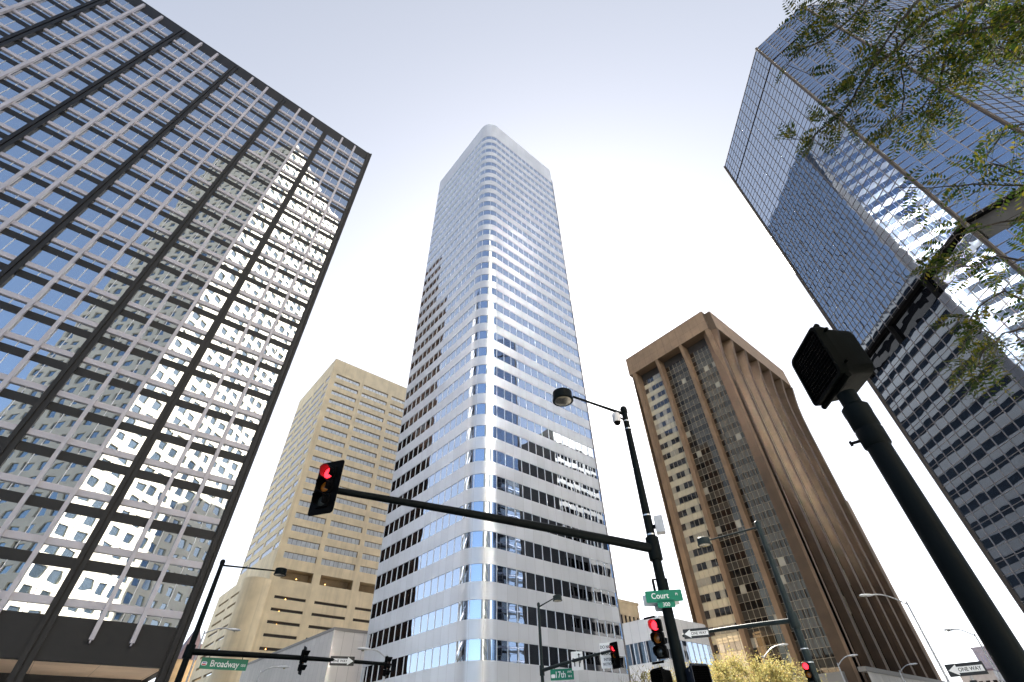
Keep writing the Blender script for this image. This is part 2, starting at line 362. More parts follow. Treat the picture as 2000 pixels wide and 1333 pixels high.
# ------------------------------------------------------------------ central silver tower with rounded corner
def central():
    T = thing('office_tower', 'tall silver office tower with rounded corner and blue ribbon windows', 'office tower', (33, 45, 0))
    X0, X1, Y0, Y1, r = 32.98, 57.3, 45.06, 70.0, 3.1
    H = 137.8
    # outline from the east end of the north face round the corner to the south end of the west face
    path = []; nN, nW, nC = 14, 14, 3
    for i in range(nN): path.append((X0, Y1 + (Y0+r-Y1)*i/nN))
    sub = 6
    for i in range(nC*sub): a = math.pi + (math.pi/2)*i/(nC*sub); path.append((X0+r + r*math.cos(a), Y0+r + r*math.sin(a)))
    for i in range(nW+1): path.append((X0+r + (X1-X0-r)*i/nW, Y0))
    mull = set(range(nN)) | {nN+k*sub for k in range(nC+1)} | {nN+nC*sub+i for i in range(nW+1)}
    P = [Vector((x, y, 0)) for x, y in path]
    nrm = []
    for i in range(len(P)):
        t = (P[min(i+1, len(P)-1)] - P[max(i-1, 0)]).normalized(); nrm.append(Vector((t.y, -t.x, 0)))
    # normals pointing outward (towards -x / -y)
    nrm = [n if n.dot(Vector((-1, -1, 0))) > 0 else -n for n in nrm]
    us = [0.0]
    for i in range(1, len(P)): us.append(us[-1] + (1.514 if i in mull and False else (P[i]-P[i-1]).length))
    # uv so that each pane equals one joint period
    uu = []; c = 0; last = 0; idx = sorted(mull)
    for a, b in zip(idx, idx[1:]):
        for i in range(a, b): uu.append((c + (i-a)/(b-a))*1.514)
        c += 1
    uu.append(c*1.514)
    up = Vector((0, 0, 1))
    def strip(mb, z0, z1, d, mi=0, caps=True, d2=-.12):
        n0 = len(mb.v); k = len(P)
        for z in (z0, z1):
            for i in range(k): mb.v.append(tuple(P[i] + nrm[i]*d + up*z))
        for i in range(k-1):
            mb.f.append((n0+i, n0+i+1, n0+k+i+1, n0+k+i)); mb.m.append(mi); mb.uv.append([(uu[i], z0), (uu[i+1], z0), (uu[i+1], z1), (uu[i], z1)])
        if caps:
            for i in range(k-1):
                for z, fl in ((z0, True), (z1, False)):
                    q = [P[i] + nrm[i]*d2 + up*z, P[i+1] + nrm[i+1]*d2 + up*z, P[i+1] + nrm[i+1]*d + up*z, P[i] + nrm[i]*d + up*z]
                    mb.face(q if fl else q[::-1], mi, [(.5, .5)]*4)
    z0s = [9.1 + 3.721*k for k in range(33)]
    wh = 1.87
    wall = MB(); strip(wall, 0, z0s[0], 0)
    for k in range(32): strip(wall, z0s[k]+wh, z0s[k+1], 0)
    strip(wall, z0s[32]+wh, H, 0)
    wall.build('spandrel_wall', M['panel'], T, smooth=True)
    for k in range(33):
        z0, z1 = z0s[k], z0s[k]+wh
        mb = MB(); idx = sorted(mull)
        for a, b in zip(idx, idx[1:]):
            n0 = len(mb.v); m = b-a+1
            for z in (z0, z1):
                for i in range(a, b+1): mb.v.append(tuple(P[i] + nrm[i]*(-.07) + up*z))
            for i in range(m-1): mb.f.append((n0+i, n0+i+1, n0+m+i+1, n0+m+i)); mb.m.append(0); mb.uv.append([(0, 0)]*4)
        for i in idx:
            t = Vector((-nrm[i].y, nrm[i].x, 0))
            q = [P[i] + t*s_*.028 + nrm[i]*d for s_, d in ((-1, -.065), (1, -.065), (1, -.015), (-1, -.015))]
            mb.hexa([a + up*z0 for a in q] + [a + up*z1 for a in q], 1)
        mb.build('ribbon_window', [M['ribbon_glass'], M['mull_white']], T, smooth=True)
    # south face: vertical glass and pale fins ; east face plain panels
    pl = Plane((X1, Y0), (0, 1), (1, 0)); s_ = MB(); g = MB()
    W = Y1-Y0; n = 15
    for k in range(33):
        for i in range(n): pl.rect(g, W*i/n, W*(i+1)/n, z0s[k], z0s[k]+wh, -.05); pl.rect(g, W*i/n, W*(i+1)/n, z0s[k]+wh, (z0s[k+1] if k < 32 else H), -.05)
    pl.rect(s_, 0, W, 0, z0s[0], 0)
    s_.build('south_wall', M['panel'], T); o = g.build('south_windows', M['south_glass'], T); o['kind'] = 'stuff'
    fin = MB()
    for i in range(n+1): pl.box(fin, W*i/n-.06, W*i/n+.06, 5, H-6, .004, .25)
    fin.build('vertical_fins', M['mull_bronze'], T)
    e = MB(); Plane((X0, Y1), (1, 0), (0, 1)).rect(e, 0, X1-X0, 0, H, 0); e.build('east_wall', M['panel'], T)
    c = MB(); poly = [P[i] - nrm[i]*.2 for i in range(len(P))] + [Vector((X1-.2, Y0+.2, 0)), Vector((X1-.2, Y1-.2, 0)), Vector((X0+.2, Y1-.2, 0))]
    n0 = len(poly)
    c.face([p + up*(H-.3) for p in poly])
    for i in range(n0): a, b = poly[i], poly[(i+1) % n0]; c.face([a, b, b+up*(H-.3), a+up*(H-.3)])
    c.build('core', M['core'], T)
central()

# ------------------------------------------------------------------ low silver wings beside the central tower
def low_wing():
    T = thing('silver_annex', 'low silver panelled annex with ribbon window and rounded end right of the tallest tower', 'annex building', (67, 45, 0))
    X0, X1, Y0, Y1, H, r = 66.6, 80.4, 45.0, 60.0, 16.7, 2.6
    pts = [(X0, Y1), (X0, Y0+.0)]
    pts = [(X0, Y1 - (Y1-Y0)*i/8) for i in range(9)] + [(X0 + (X1-r-X0)*i/8, Y0) for i in range(1, 9)]
    pts += [(X1-r + r*math.sin(a), Y0+r - r*math.cos(a)) for a in [math.pi/2*i/6 for i in range(1, 7)]] + [(X1, Y1)]
    up = Vector((0, 0, 1)); wall = MB(); gl = MB(); fr = MB(); u = 0
    for (a, b) in zip(pts, pts[1:]):
        A, B = Vector((*a, 0)), Vector((*b, 0)); L = (B-A).length
        t = (B-A).normalized(); n = Vector((t.y, -t.x, 0))
        if n.dot(Vector((73, 52, 0))-A) > 0: n = -n
        for z0, z1 in ((0, 11.3), (13.9, H)):
            wall.face([A+up*z0, B+up*z0, B+up*z1, A+up*z1], 0, [(u, z0), (u+L, z0), (u+L, z1), (u, z1)])
        for z in (11.3, 13.9): wall.face([A+up*z, B+up*z, B-n*.15+up*z, A-n*.15+up*z])
        gl.face([A-n*.1+up*11.3, B-n*.1+up*11.3, B-n*.1+up*13.9, A-n*.1+up*13.9])
        q = [A-t*.03-n*.09, A+t*.03-n*.09, A+t*.03, A-t*.03]; (lambda P_: gl.hexa(P_, 1))([p+up*11.31 for p in q] + [p+up*13.89 for p in q])
        u += L
    wall.face([Vector((*p, H-.2)) for p in pts])
    wall.build('wall', M['silver_wall'], T); gl.build('ribbon_window', [M['ribbon_glass'], M['mull_white']], T)
low_wing()
def grey_podium():
    T = thing('grey_podium', 'low grey panelled wing with a long dark opening left of the tallest tower', 'annex building', (30, 75, 0))
    X0, X1, Y0, Y1, H = 30.2, 38, 75.0, 116, 16.0
    mb = MB(); plN = Plane((X0, Y0), (0, 1), (-1, 0)); ops = [(16.0, 26.0, 3.0, 7.2), (26.6, 34, 3.0, 7.2)]
    facade(mb, plN, 0, Y1-Y0, 0, H, ops, .8)
    pw = Plane((X0, Y0), (1, 0), (0, -1)); pw.rect(mb, 0, X1-X0, 0, H)
    Plane((X0, Y1), (1, 0), (0, 1)).rect(mb, 0, X1-X0, 0, H)
    mb.face([(X0, Y0, H), (X1, Y0, H), (X1, Y1, H), (X0, Y1, H)])
    mb.build('wall', M['silver_wall'], T)
    for o in ops:
        w_ = MB(); plN.rect(w_, *o, -.75); w_.build('opening', M['brown_dark'], T)
    t = MB(); plN.box(t, -.02, Y1-Y0, H-.25, H+.12, -.3, .08); pw.box(t, 0, X1-X0, H-.25, H+.12, -.3, .085); t.build('coping', M['silver_wall'], T)
grey_podium()

# ------------------------------------------------------------------ left tower: interlocking dark and light grid
def grid_tower():
    T = thing('office_tower', 'dark metal office tower with interlocking pale grid filling the left side', 'office tower', (8, 52, 0))
    Yf = 51.8; H = 94.85; NB = 6; bay = 8.5; xr = 8.3; xl = -1.35 - bay*NB
    pl = Plane((0, Yf), (1, 0), (0, -1))
    piers = [-.91 - bay*k for k in range(NB+1)] + [7.88]
    P0, FH = 10.26, 3.923
    frame = MB()
    def spandrels(mb, plane, a, b, d):
        for k in range(20): plane.box(mb, a, b, P0+3.13+FH*k, P0+FH*(k+1), d-.5, d)
        plane.box(mb, a, b, 7.5, P0, d-.5, d); plane.box(mb, a, b, P0+3.13+FH*20, H, d-.5, d)
    spandrels(frame, pl, xl, xr-.01, -.1)
    ps = Plane((xr, Yf), (0, 1), (1, 0)); D = 30.0
    spandrels(frame, ps, .02, D, -.1)
    frame.build('spandrels', M['frame_dark'], T)
    for i, x in enumerate(piers):
        m = MB(); z1 = H-.9
        if i == len(piers)-1:
            pl.box(m, x-.46, x+.42, 0, H-.004, -.6, .0); pl.box(m, x+.12, x+.41, 0, H-.008, .002, .16); pl.box(m, x-.36, x-.02, 0, H-.95, .002, .16)
        else:
            pl.box(m, x-.41, x+.41, 0, H-.95, -.6, .0); pl.box(m, x-.40, x-.07, 0, H-1, .002, .18); pl.box(m, x+.07, x+.40, 0, H-1, .002, .18)
        m.build('pier', M['frame_dark'], T)
    sp = MB()
    for k in range(4): ps.box(sp, 2+bay*k-.41, 2+bay*k+.41, 0, H-.9, -.6, 0)
    sp.build('south_piers', M['frame_dark'], T)
    # light strips : two per bay on the west face
    bays = [(a+.41, b-.41) for a, b in zip(piers[1:-1], piers[:-2])] + [(piers[0]+.41, 7.42)]
    bays = sorted(bays)
    recs = []
    for (a, b) in bays:
        w3 = (b-a)/3
        for j in (1, 2):
            m = MB(); pl.box(m, a+w3*j-.16, a+w3*j+.16, 8.9, H-1.25, -.08, .30)
            pl.box(m, a+w3*j-.05, a+w3*j+.05, 8.7, 8.9, -.08, .3)
            m.build('light_fin', M['strip_light'], T)
    lb = MB()
    for k in range(21):
        z = P0+FH*k
        for (a, b) in bays: pl.box(lb, a, b, z+.62, z+1.14, -.3, .05)
        ps.box(lb, .4, D, z+.66, z+1.12, -.3, .1)
    lb.build('light_bands', M['strip_light'], T)
    for k in range(21):
        z = P0+FH*k
        for (a, b) in bays:
            w3 = (b-a)/3
            for j in range(3):
                m = MB(); u0, u1 = a+w3*j, a+w3*(j+1); um = (u0+u1)/2
                for (p, q) in ((u0, um), (um, u1)):
                    pl.rect(m, p, q, z, z+.66, -.14); pl.rect(m, p, q, z+1.12, z+3.13, -.14)
                pl.box(m, um-.028, um+.028, z, z+.66, -.14, -.08, 1); pl.box(m, um-.028, um+.028, z+1.12, z+3.13, -.14, -.08, 1)
                recs.append((pl.area(u0, u1, z, z+3.13), m))
    windows_as_parts(recs, T, [M['grid_glass'], M['mull_white']])
    g = MB()
    for k in range(21):
        z = P0+FH*k
        for i in range(10): ps.rect(g, D*i/10, D*(i+1)/10, z, z+3.13, -.25)
    o = g.build('south_windows', M['grid_glass'], T); o['kind'] = 'stuff'
    c = MB(); block(0, xl, xr-.7, Yf+.7, Yf+D, 7.7, H-.4, 0, c); block(0, xl, xr-.7, Yf+9, Yf+D, 0, 7.6, 0, c); c.build('core', M['core'], T)
    s = MB(); s.face([(xl, Yf+.5, 7.56), (xl, Yf+D, 7.56), (xr-.5, Yf+D, 7.56), (xr-.5, Yf+.5, 7.56)], 0, [(xl, 0), (xl, D), (xr, D), (xr, 0)]); s.build('soffit', M['soffit'], T)
    n = MB(); Plane((xl, Yf+.6), (0, 1), (-1, 0)).rect(n, 0, D-.6, 7.5, H); n.build('north_wall', M['frame_dark'], T)
grid_tower()

# ------------------------------------------------------------------ right tower: blue mirror glass with angled corners
def mirror_tower():
    T = thing('office_tower', 'blue mirrored glass office tower with angled corners behind overhanging branches', 'office tower', (57, -10, 0))
    s = math.sqrt(.5); A = Vector((56.81, -10.32)); C = Vector((56.81, -19.27)); H = 103.5
    za, zb, zc, zd = 95.9, 96.32, 40.5, 44.1                 # shadow gap and mechanical floor
    pls = [(Plane(A, (s, s), (-s, s)), 24.44, 15), (Plane(C, (0, 1), (-1, 0)), 8.95, 5), (Plane(C, (s, -s), (-s, -s)), 38.0, 24)]
    groups = []
    for lo, hi, nf in ((zb, H, 2), (zd, za, 14), (0.0, zc, 11)):
        h = (hi-lo)/nf
        for i in range(nf): groups.append([(lo+h*i+h/3*j, lo+h*i+h/3*(j+1)) for j in range(3)])
    for q_, (pl, W, nc) in enumerate(pls):
        for gp in groups:
            m = MB()
            for z0, z1 in gp:
                for c in range(nc):
                    u0, u1 = W*c/nc, W*(c+1)/nc
                    if q_ == 1:                               # panes of the narrow face stand slightly turned in their frames
                        P = [pl.p(u0, z0, .07), pl.p(u1, z0, -.07), pl.p(u1, z1, -.07), pl.p(u0, z1, .07)]; P.reverse(); m.face(P)
                    else: pl.rect(m, u0, u1, z0, z1, -.03)
                pl.box(m, 0, W, z0-.018, z0+.018, -.03, .08 if q_ == 1 else .02, 1)
            m.build('glass_band', [M['blue_glass'], M['mull_bronze']], T)
        v = MB()
        for c in range(nc+1):
            for z0, z1 in ((0, zc), (zd-.35, H)): pl.box(v, W*c/nc-(.035 if q_ == 1 else .022), W*c/nc+(.035 if q_ == 1 else .022), z0, z1, -.1 if q_ == 1 else -.04, .1 if q_ == 1 else .045)
        v.build('mullions', M['mull_bronze'], T)
        d = MB(); pl.rect(d, 0, W, za, zb, -.35)
        for z in (za, zb): d.face([pl.p(0, z, 0), pl.p(W, z, 0), pl.p(W, z, -.4), pl.p(0, z, -.4)])
        d.build('shadow_gap', M['void'], T)
        d = MB()
        for c in range(0, nc): pl.rect(d, W*c/nc, W*(c+1)/nc, zc, zd-.35, -.6)
        for z in (zc, zd-.35): d.face([pl.p(0, z, 0), pl.p(W, z, 0), pl.p(W, z, -.65), pl.p(0, z, -.65)], 1)
        pl.rect(d, 0, W, zd-.35, zd, 0, 1)
        for c in range(0, nc+1, 5): pl.box(d, W*c/nc-.1, W*c/nc+.1, zc, zd-.35, -.59, .02, 1)
        d.build('mechanical_floor', [M['dark_glass'], M['void']], T)
    B = A + Vector((s, s))*24.44; Dp = C + Vector((s, -s))*38.0
    for p, n_ in ((A, (-.92, .38)), (C, (-.92, -.38)), (B, (0, 1)), (Dp, (0, -1))):
        m = MB(); q = Vector((p.x + n_[0]*.02, p.y + n_[1]*.02, 0)); m.tube([(q.x, q.y, 0), (q.x, q.y, H+.15)], .24, 8); m.build('corner_post', M['post'], T)
    poly = [B, A, C, Dp, Vector((86, -24))]
    ce = sum(poly, Vector((0, 0)))/len(poly)
    c = MB(); q = [Vector(((p-ce).x*.96+ce.x, (p-ce).y*.96+ce.y, 0)) for p in poly]
    up = Vector((0, 0, 1)); c.face([p+up*(H-.3) for p in q])
    for a, b in zip(q, q[1:]+q[:1]): c.face([a, b, b+up*(H-.3), a+up*(H-.3)])
    c.build('core', M['core'], T)
    pl0, W0, n0 = pls[0]; t = MB()
    for k in range(n0+1): pl0.box(t, W0*k/n0-.04, W0*k/n0+.04, H, H+.35, -.1, .0)
    for pl, W, nc in pls: pl.box(t, 0, W, H, H+.06, -.3, .06)
    t.build('parapet', M['mull_bronze'], T)
mirror_tower()

# ------------------------------------------------------------------ brown tower with flared piers
def brown_tower():
    T = thing('office_tower', 'brown stone office tower with flared piers and heavy top band', 'office tower', (113, 38, 0))
    XN, YW = 113.0, 36.3; X1, Y1 = 163.6, 68.6; zf, H = 97.7, 105.0
    plN = Plane((XN, 38.0), (0, 1), (-1, 0)); plW = Plane((114.8, YW), (1, 0), (0, -1))
    f = MB()
    plN.box(f, 0, Y1-38.0, zf, H, -3.2, 0); plW.box(f, 0, X1-114.8, zf, H-.15, -3.4, 0)
    pc = Plane((X1, YW), (.5, 1), (1, -.5))
    plW.box(f, X1-114.8, X1-114.8+1.0, zf-.4, H-2.5, -3.4, -.7)
    for pl, W in ((plN, Y1-38.0), (plW, X1-114.8)):  # joint uv faces just proud
        pl.rect(f, 0.01, W-.01, zf+.01, H-.2, .003)
    f.build('fascia', M['brown'], T)
    def pier(pl, u, w0, d_top, d_low, wid_top, zb=0, dep=2.0, wedge=0.0):
        m = MB(); rings = []
        for z, k in ((zb, 0), (60, 0), (80, .0), (86, .08), (90, .25), (93, .5), (95.5, .78), (97.72, 1.0)):
            d = d_low + (d_top-d_low)*k; hw = (w0 + (wid_top-w0)*k)/2
            q = [pl.p(u-hw-wedge, z, -4.2), pl.p(u+hw+wedge, z, -4.2), pl.p(u+hw, z, d), pl.p(u-hw, z, d)]
            if pl.u.cross(pl.n).z < 0: q.reverse()
            rings.append(q)
        m.smooth_rings(rings); m.build('pier', M['brown_shade'] if wedge else M['brown_plain'], T)
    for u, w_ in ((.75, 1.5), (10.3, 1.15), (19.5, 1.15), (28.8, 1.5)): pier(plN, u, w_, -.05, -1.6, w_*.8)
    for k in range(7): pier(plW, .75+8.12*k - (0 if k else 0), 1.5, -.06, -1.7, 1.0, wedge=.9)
    # corner shaft joining both first piers
    m = MB(); m.box((XN+3.2, YW+3.4, zf/2), (2.6, 2.4, zf-.1)); m.build('corner_shaft', M['brown_plain'], T)
    # north face glazing, one window part per storey and bay
    recs = []
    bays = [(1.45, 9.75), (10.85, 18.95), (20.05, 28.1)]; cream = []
    z0 = 9.5; n = 25; fh = (95.2-z0)/n
    for a, b in bays:
        for k in range(n):
            z = z0+fh*k; m = MB(); nc = 6
            for c in range(nc):
                u0, u1 = a+(b-a)*c/nc, a+(b-a)*(c+1)/nc
                plN.rect(m, u0, u1, z, z+fh*.48, -3.4, 2); plN.rect(m, u0, u1, z+fh*.48, z+fh, -3.4)
                plN.box(m, u0-.03, u0+.03, z, z+fh, -3.4, -3.3, 1)
            for zz in (z, z+fh*.5): plN.box(m, a, b, zz-.03, zz+.03, -3.4, -3.32, 1)
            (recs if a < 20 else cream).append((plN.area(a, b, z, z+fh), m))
    windows_as_parts(recs, T, [M['brown_glass'], M['mull_gold'], M['spandrel_glass']], 'window', 100)
    windows_as_parts(cream, T, [M['cream_reflect'], M['mull_gold'], M['cream_reflect_spandrel']], 'window', 100)
    for a, b in bays:
        m = MB(); plN.rect(m, a, b, 95.2, zf, -3.38); m.build('louvre', M['brown_dark'], T); m = MB(); plN.rect(m, a, b, 5, 9.5, -3.38); m.build('base_panel', M['brown_dark'], T)
    for k in range(6):
        a = .75+8.12*k+.8; b = a+6.5; m = MB()
        for j in range(n):
            z = z0+fh*j
            for c in range(4): plW.rect(m, a+(b-a)*c/4, a+(b-a)*(c+1)/4, z, z+fh, -3.2)
        for c in range(5): plW.box(m, a+(b-a)*c/4-.04, a+(b-a)*c/4+.04, z0, 95, -3.2, -3.05, 1)
        m.build('window_bay', [M['brown_glass'], M['mull_gold']], T)
        m = MB(); plW.rect(m, a, b, 95, zf, -3.15); m.build('louvre', M['brown_dark'], T)
    c = MB(); block(0, XN+4.3, X1-.6, YW+4.3, Y1, 0, H-.3, 0, c); c.build('core', M['core'], T)
    e = MB(); Plane((XN+1.6, Y1), (1, 0), (0, 1)).rect(e, 0, X1-XN-1.6, 0, H-.2, .01); Plane((X1, YW+3.4), (0, 1), (1, 0)).rect(e, 0, Y1-YW-3.4, 0, H-.2, .01); e.build('rear_wall', M['brown_plain'], T)
    b = MB(); Plane((XN-3, 28.5), (0, 1), (-1, 0)).box(b, 10.5, 20, 0, 11.8, -1, 0); Plane((XN-3, 35.0), (1, 0), (0, -1)).rect(b, 0, 60, 0, 11.9, .0)
    Plane((XN-3, 35.0), (1, 0), (0, -1)).box(b, -.2, 60, 11.4, 12.1, -1.2, .12)
    b.build('base_wall', M['white_wall'], T)
brown_tower()

def second_brown():
    T = thing('brown_block', 'brown office block with sky blue windows peeking out right of the flared brown tower', 'office building', (168, 44, 0))
    pl = Plane((168, 44), (1, 0), (0, -1)); ops = []
    for k in range(15):
        for j in range(6): ops.append((1+4*j, 3.4+4*j, 5+3.95*k, 7.2+3.95*k))
    m = MB(); facade(m, pl, 0, 25, 0, 65.8, ops, .25); Plane((168, 44), (0, 1), (-1, 0)).rect(m, 0, 20, 0, 65.8); Plane((193, 44), (0, 1), (1, 0)).rect(m, 0, 20, 0, 65.8)
    m.face([(168, 44, 65.8), (193, 44, 65.8), (193, 64, 65.8), (168, 64, 65.8)]); m.build('wall', M['brown_plain'], T)
    g = [(pl.area(*o), (lambda q: (pl.rect(q, *o, -.24), q)[1])(MB())) for o in ops]
    windows_as_parts(g, T, M['beige_glass'], 'window', 90)
second_brown()

# ------------------------------------------------------------------ beige concrete tower
def beige_tower():
    T = thing('office_tower', 'beige concrete office tower with long strip windows behind the tallest tower', 'office tower', (38, 147, 0))
    X0, Y0, X1, Y1, H = 38.12, 147.3, 82.0, 184.0, 118.0
    plW = Plane((X0, Y0), (1, 0), (0, -1)); plN = Plane((X0, Y0), (0, 1), (-1, 0))
    colsW = [(1.9, 11.4), (13.0, 23.7), (25.3, 36.0)]; zt = [111.5-3.79*k for k in range(18)]
    colsN = [(1.0, 5.2), (6.5, 16.6), (18.2, 28.0), (29.4, 36.0)]
    mb = MB()
    opW = [(a, b, z-1.75, z) for z in zt for a, b in colsW] + [(a+.9, b+.2, 39.95, 42.6) for a, b in colsW]
    podW = [(a+.75, b-.1, z-.72, z) for z in [35.8-2.95*k for k in range(9)] for a, b in colsW]
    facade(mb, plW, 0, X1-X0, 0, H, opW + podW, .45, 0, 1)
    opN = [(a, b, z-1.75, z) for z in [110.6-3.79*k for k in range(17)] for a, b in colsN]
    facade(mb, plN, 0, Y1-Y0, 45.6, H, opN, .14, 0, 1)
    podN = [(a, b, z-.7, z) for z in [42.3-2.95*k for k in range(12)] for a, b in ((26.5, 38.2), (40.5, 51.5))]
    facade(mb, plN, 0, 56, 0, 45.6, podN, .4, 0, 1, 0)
    mb.face([(X0, Y0, H-.2), (X1, Y0, H-.2), (X1, Y1, H-.2), (X0, Y1, H-.2)])
    Plane((X0, Y1), (1, 0), (0, 1)).rect(mb, 0, X1-X0, 45, H); Plane((X1, Y0), (0, 1), (1, 0)).rect(mb, 0, Y1-Y0, 0, H)
    mb.face([(X0, Y1, 45.6), (X1, Y1, 45.6), (X1, Y0+56, 45.6), (X0, Y0+56, 45.6)]); Plane((X0, Y0+56), (1, 0), (0, 1)).rect(mb, 0, X1-X0, 0, 45.6)
    mb.build('wall', [M['beige'], M['beige_reveal']], T)
    recs = []
    for pl, ops, dp in ((plW, opW[:54], -.43), (plN, opN, -.12)):
        for (a, b, c, d) in ops:
            m = MB(); n = max(2, int((b-a)/1.2))
            for i in range(n):
                u0, u1 = a+(b-a)*i/n, a+(b-a)*(i+1)/n; pl.rect(m, u0, u1, c, d, dp)
                if i: pl.box(m, u0-.025, u0+.025, c, d, dp, dp+.05, 1)
            recs.append((pl.area(a, b, c, d), m))
    windows_as_parts(recs, T, [M['beige_glass'], M['frame_dark']], 'window', 100)
    for (a, b, c, d) in opW[54:]:
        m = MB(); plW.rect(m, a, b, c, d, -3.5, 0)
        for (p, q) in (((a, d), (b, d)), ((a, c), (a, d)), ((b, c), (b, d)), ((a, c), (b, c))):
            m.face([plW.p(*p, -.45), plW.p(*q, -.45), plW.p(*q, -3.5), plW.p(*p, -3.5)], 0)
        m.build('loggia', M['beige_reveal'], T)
    for (a, b, c, d) in podW[:]:
        m = MB(); plW.rect(m, a, b, c, d, -.44); m.build('garage_slit', M['brown_dark'], T)
    m = MB()
    for o in podN: plN.rect(m, *o, -.39)
    m.build('garage_slits', M['beige_glass'], T)
    cy = MB(); n = 28; cx_, cy_, r = 35.6, 148.4, 3.5
    cy.lathe((cx_, cy_, 0), [(r, 0), (r, 38.9), (r-.25, 39.0)], n); cy.build('stair_cylinder', M['beige'], T, smooth=True)
    for (u, z) in ((7.4, 40.6), (15.9, 40.5), (5.0, 32.2), (5.3, 29.2), (4.3, 23.6), (5.8, 35.2)):
        m = MB(); m.lathe(plW.p(u, z, -.30 if z < 39 else -.8), [(.02, -.12), (.11, -.07), (.11, .06), (.02, .1)], 8); m.build('garage_lamp', M['lamp_orange'], T)
beige_tower()

# ------------------------------------------------------------------ pale granite tower across the avenue (seen in the mirrored glass)
def granite_tower():
    T = thing('granite_tower', 'pale granite tower with square windows, seen mirrored in the left tower', 'office tower', (-9.87, -34.27, 0))
    s = math.sqrt(.5); C = Vector((-9.87, -34.27)); H = 218.0
    a = Plane(C, (-27.13, -30.07), (-30.07, 27.13)); b = Plane(C, (math.cos(R(-40)), math.sin(R(-40))), (math.cos(R(50)), math.sin(R(50))))
    mb = MB(); g = MB()
    for pl, W, n in ((a, 40.5, 10), (b, 46.5, 12)):
        ops = []
        p = W/n
        for k in range(54):
            for i in range(n): ops.append((p*i+p*.20, p*i+p*.80, 8+3.87*k, 8+3.87*k+2.2))
        facade(mb, pl, 0, W, 0, H, ops, .35)
        for o in ops: pl.rect(g, *o, -.33)
    q = C + Vector((-27.13, -30.07)).normalized()*40.5; q2 = C + b.u.xy*46.5; q3 = q + b.u.xy*46.5
    for A, B in ((q, q3), (q3, q2)): mb.face([(A.x, A.y, 0), (B.x, B.y, 0), (B.x, B.y, H), (A.x, A.y, H)])
    mb.face([(p.x, p.y, H) for p in (C, q2, q3, q)])
    mb.build('wall', M['granite'], T); o = g.build('square_windows', M['granite_glass'], T); o['kind'] = 'stuff'
granite_tower()

def slab_tower():
    T = thing('slab_tower', 'tall glass slab with grey banded lower floors, mirrored in the right tower', 'office tower', (57, 83, 0))
    s = math.sqrt(.5); pl = Plane((56.6, 82.5), (s, s), (s, -s)); L, H, zb, dp = 46.0, 184.0, 106.0, 9.0
    w = MB(); g = MB(); n = 24
    k = 0; z = 3.0
    while z < zb-1:
        pl.rect(w, 0, L, z+2.1, min(z+4.5, zb), 0); 
        for i in range(n): pl.rect(g, L*i/n, L*(i+1)/n, z, z+2.1, -.1)
        z += 4.5
    pl.rect(w, 0, L, 0, 3.0, 0)
    z = zb
    while z < H-1:
        for i in range(n): pl.rect(g, L*i/n, L*(i+1)/n, z, z+3.9, -.05, 1)
        z += 3.9
    for i in range(n+1): pl.box(w, L*i/n-.07, L*i/n+.07, zb, H, -.06, .12)
    a, b = pl.p(0, 0), pl.p(L, 0); c, d = pl.p(L, 0, -dp), pl.p(0, 0, -dp); up = Vector((0, 0, H))
    for p, q in ((b, c), (d, a)): w.face([p, q, q+up, p+up])
    bk = MB(); bk.face([c, d, d+up, c+up]); bk.build('back_wall', M['white_metal'], T)
    w.face([p+up for p in (a, b, c, d)])
    w.build('wall', M['slab_grey'], T); o = g.build('slab_windows', [M['slab_glass'], M['south_glass']], T); o['kind'] = 'stuff'
slab_tower()
def reflector_tower(label, c, az, W, H, fields):
    """added, unseen tower behind the camera; its mirror panes bounce sun onto shaded fronts"""
    T = thing('added_reflector', label, 'office tower', (c[0], c[1], 0))
    n = Vector((math.cos(R(az)), math.sin(R(az)))); u = Vector((n.y, -n.x)); pl = Plane(Vector(c)-u*(W/2), u, n)
    g = MB(); w = MB(); ops = []
    for a, b, z0, z1 in fields:
        k = 0; rows = int((z1-z0)/3.9); cols = max(1, int((b-a)/2.0)); p = (b-a)/cols
        for r in range(rows):
            for q in range(cols): pl.rect(g, W/2+a+p*q+.08, W/2+a+p*(q+1)-.08, z0+3.9*r+.1, z0+3.9*r+3.8, .04)
    pl.rect(w, 0, W, 0, H, 0)
    for (a, b) in ((pl.p(0, 0), pl.p(0, 0, -26)), (pl.p(0, 0, -26), pl.p(W, 0, -26)), (pl.p(W, 0, -26), pl.p(W, 0))): w.face([a, b, b+Vector((0, 0, H)), a+Vector((0, 0, H))])
    w.face([pl.p(0, H), pl.p(W, H), pl.p(W, H, -26), pl.p(0, H, -26)])
    w.build('wall', M['far_grey'], T); o = g.build('reflector_panes', M['reflector_glass'], T); o['kind'] = 'stuff'  # panes added only to bounce sun onto the street fronts
reflector_tower('added unseen slim reflector tower with mirror panes behind the camera, nearest the right tower', (52, -80), 66.6, 26, 200, [(-4, 10, 148, 196), (-11, 3, 108, 148)])
reflector_tower('added unseen wide reflector tower with mirror panes behind the camera, past the granite tower', (12, -102), 44, 42, 236, [(-20, 20, 152, 234)])
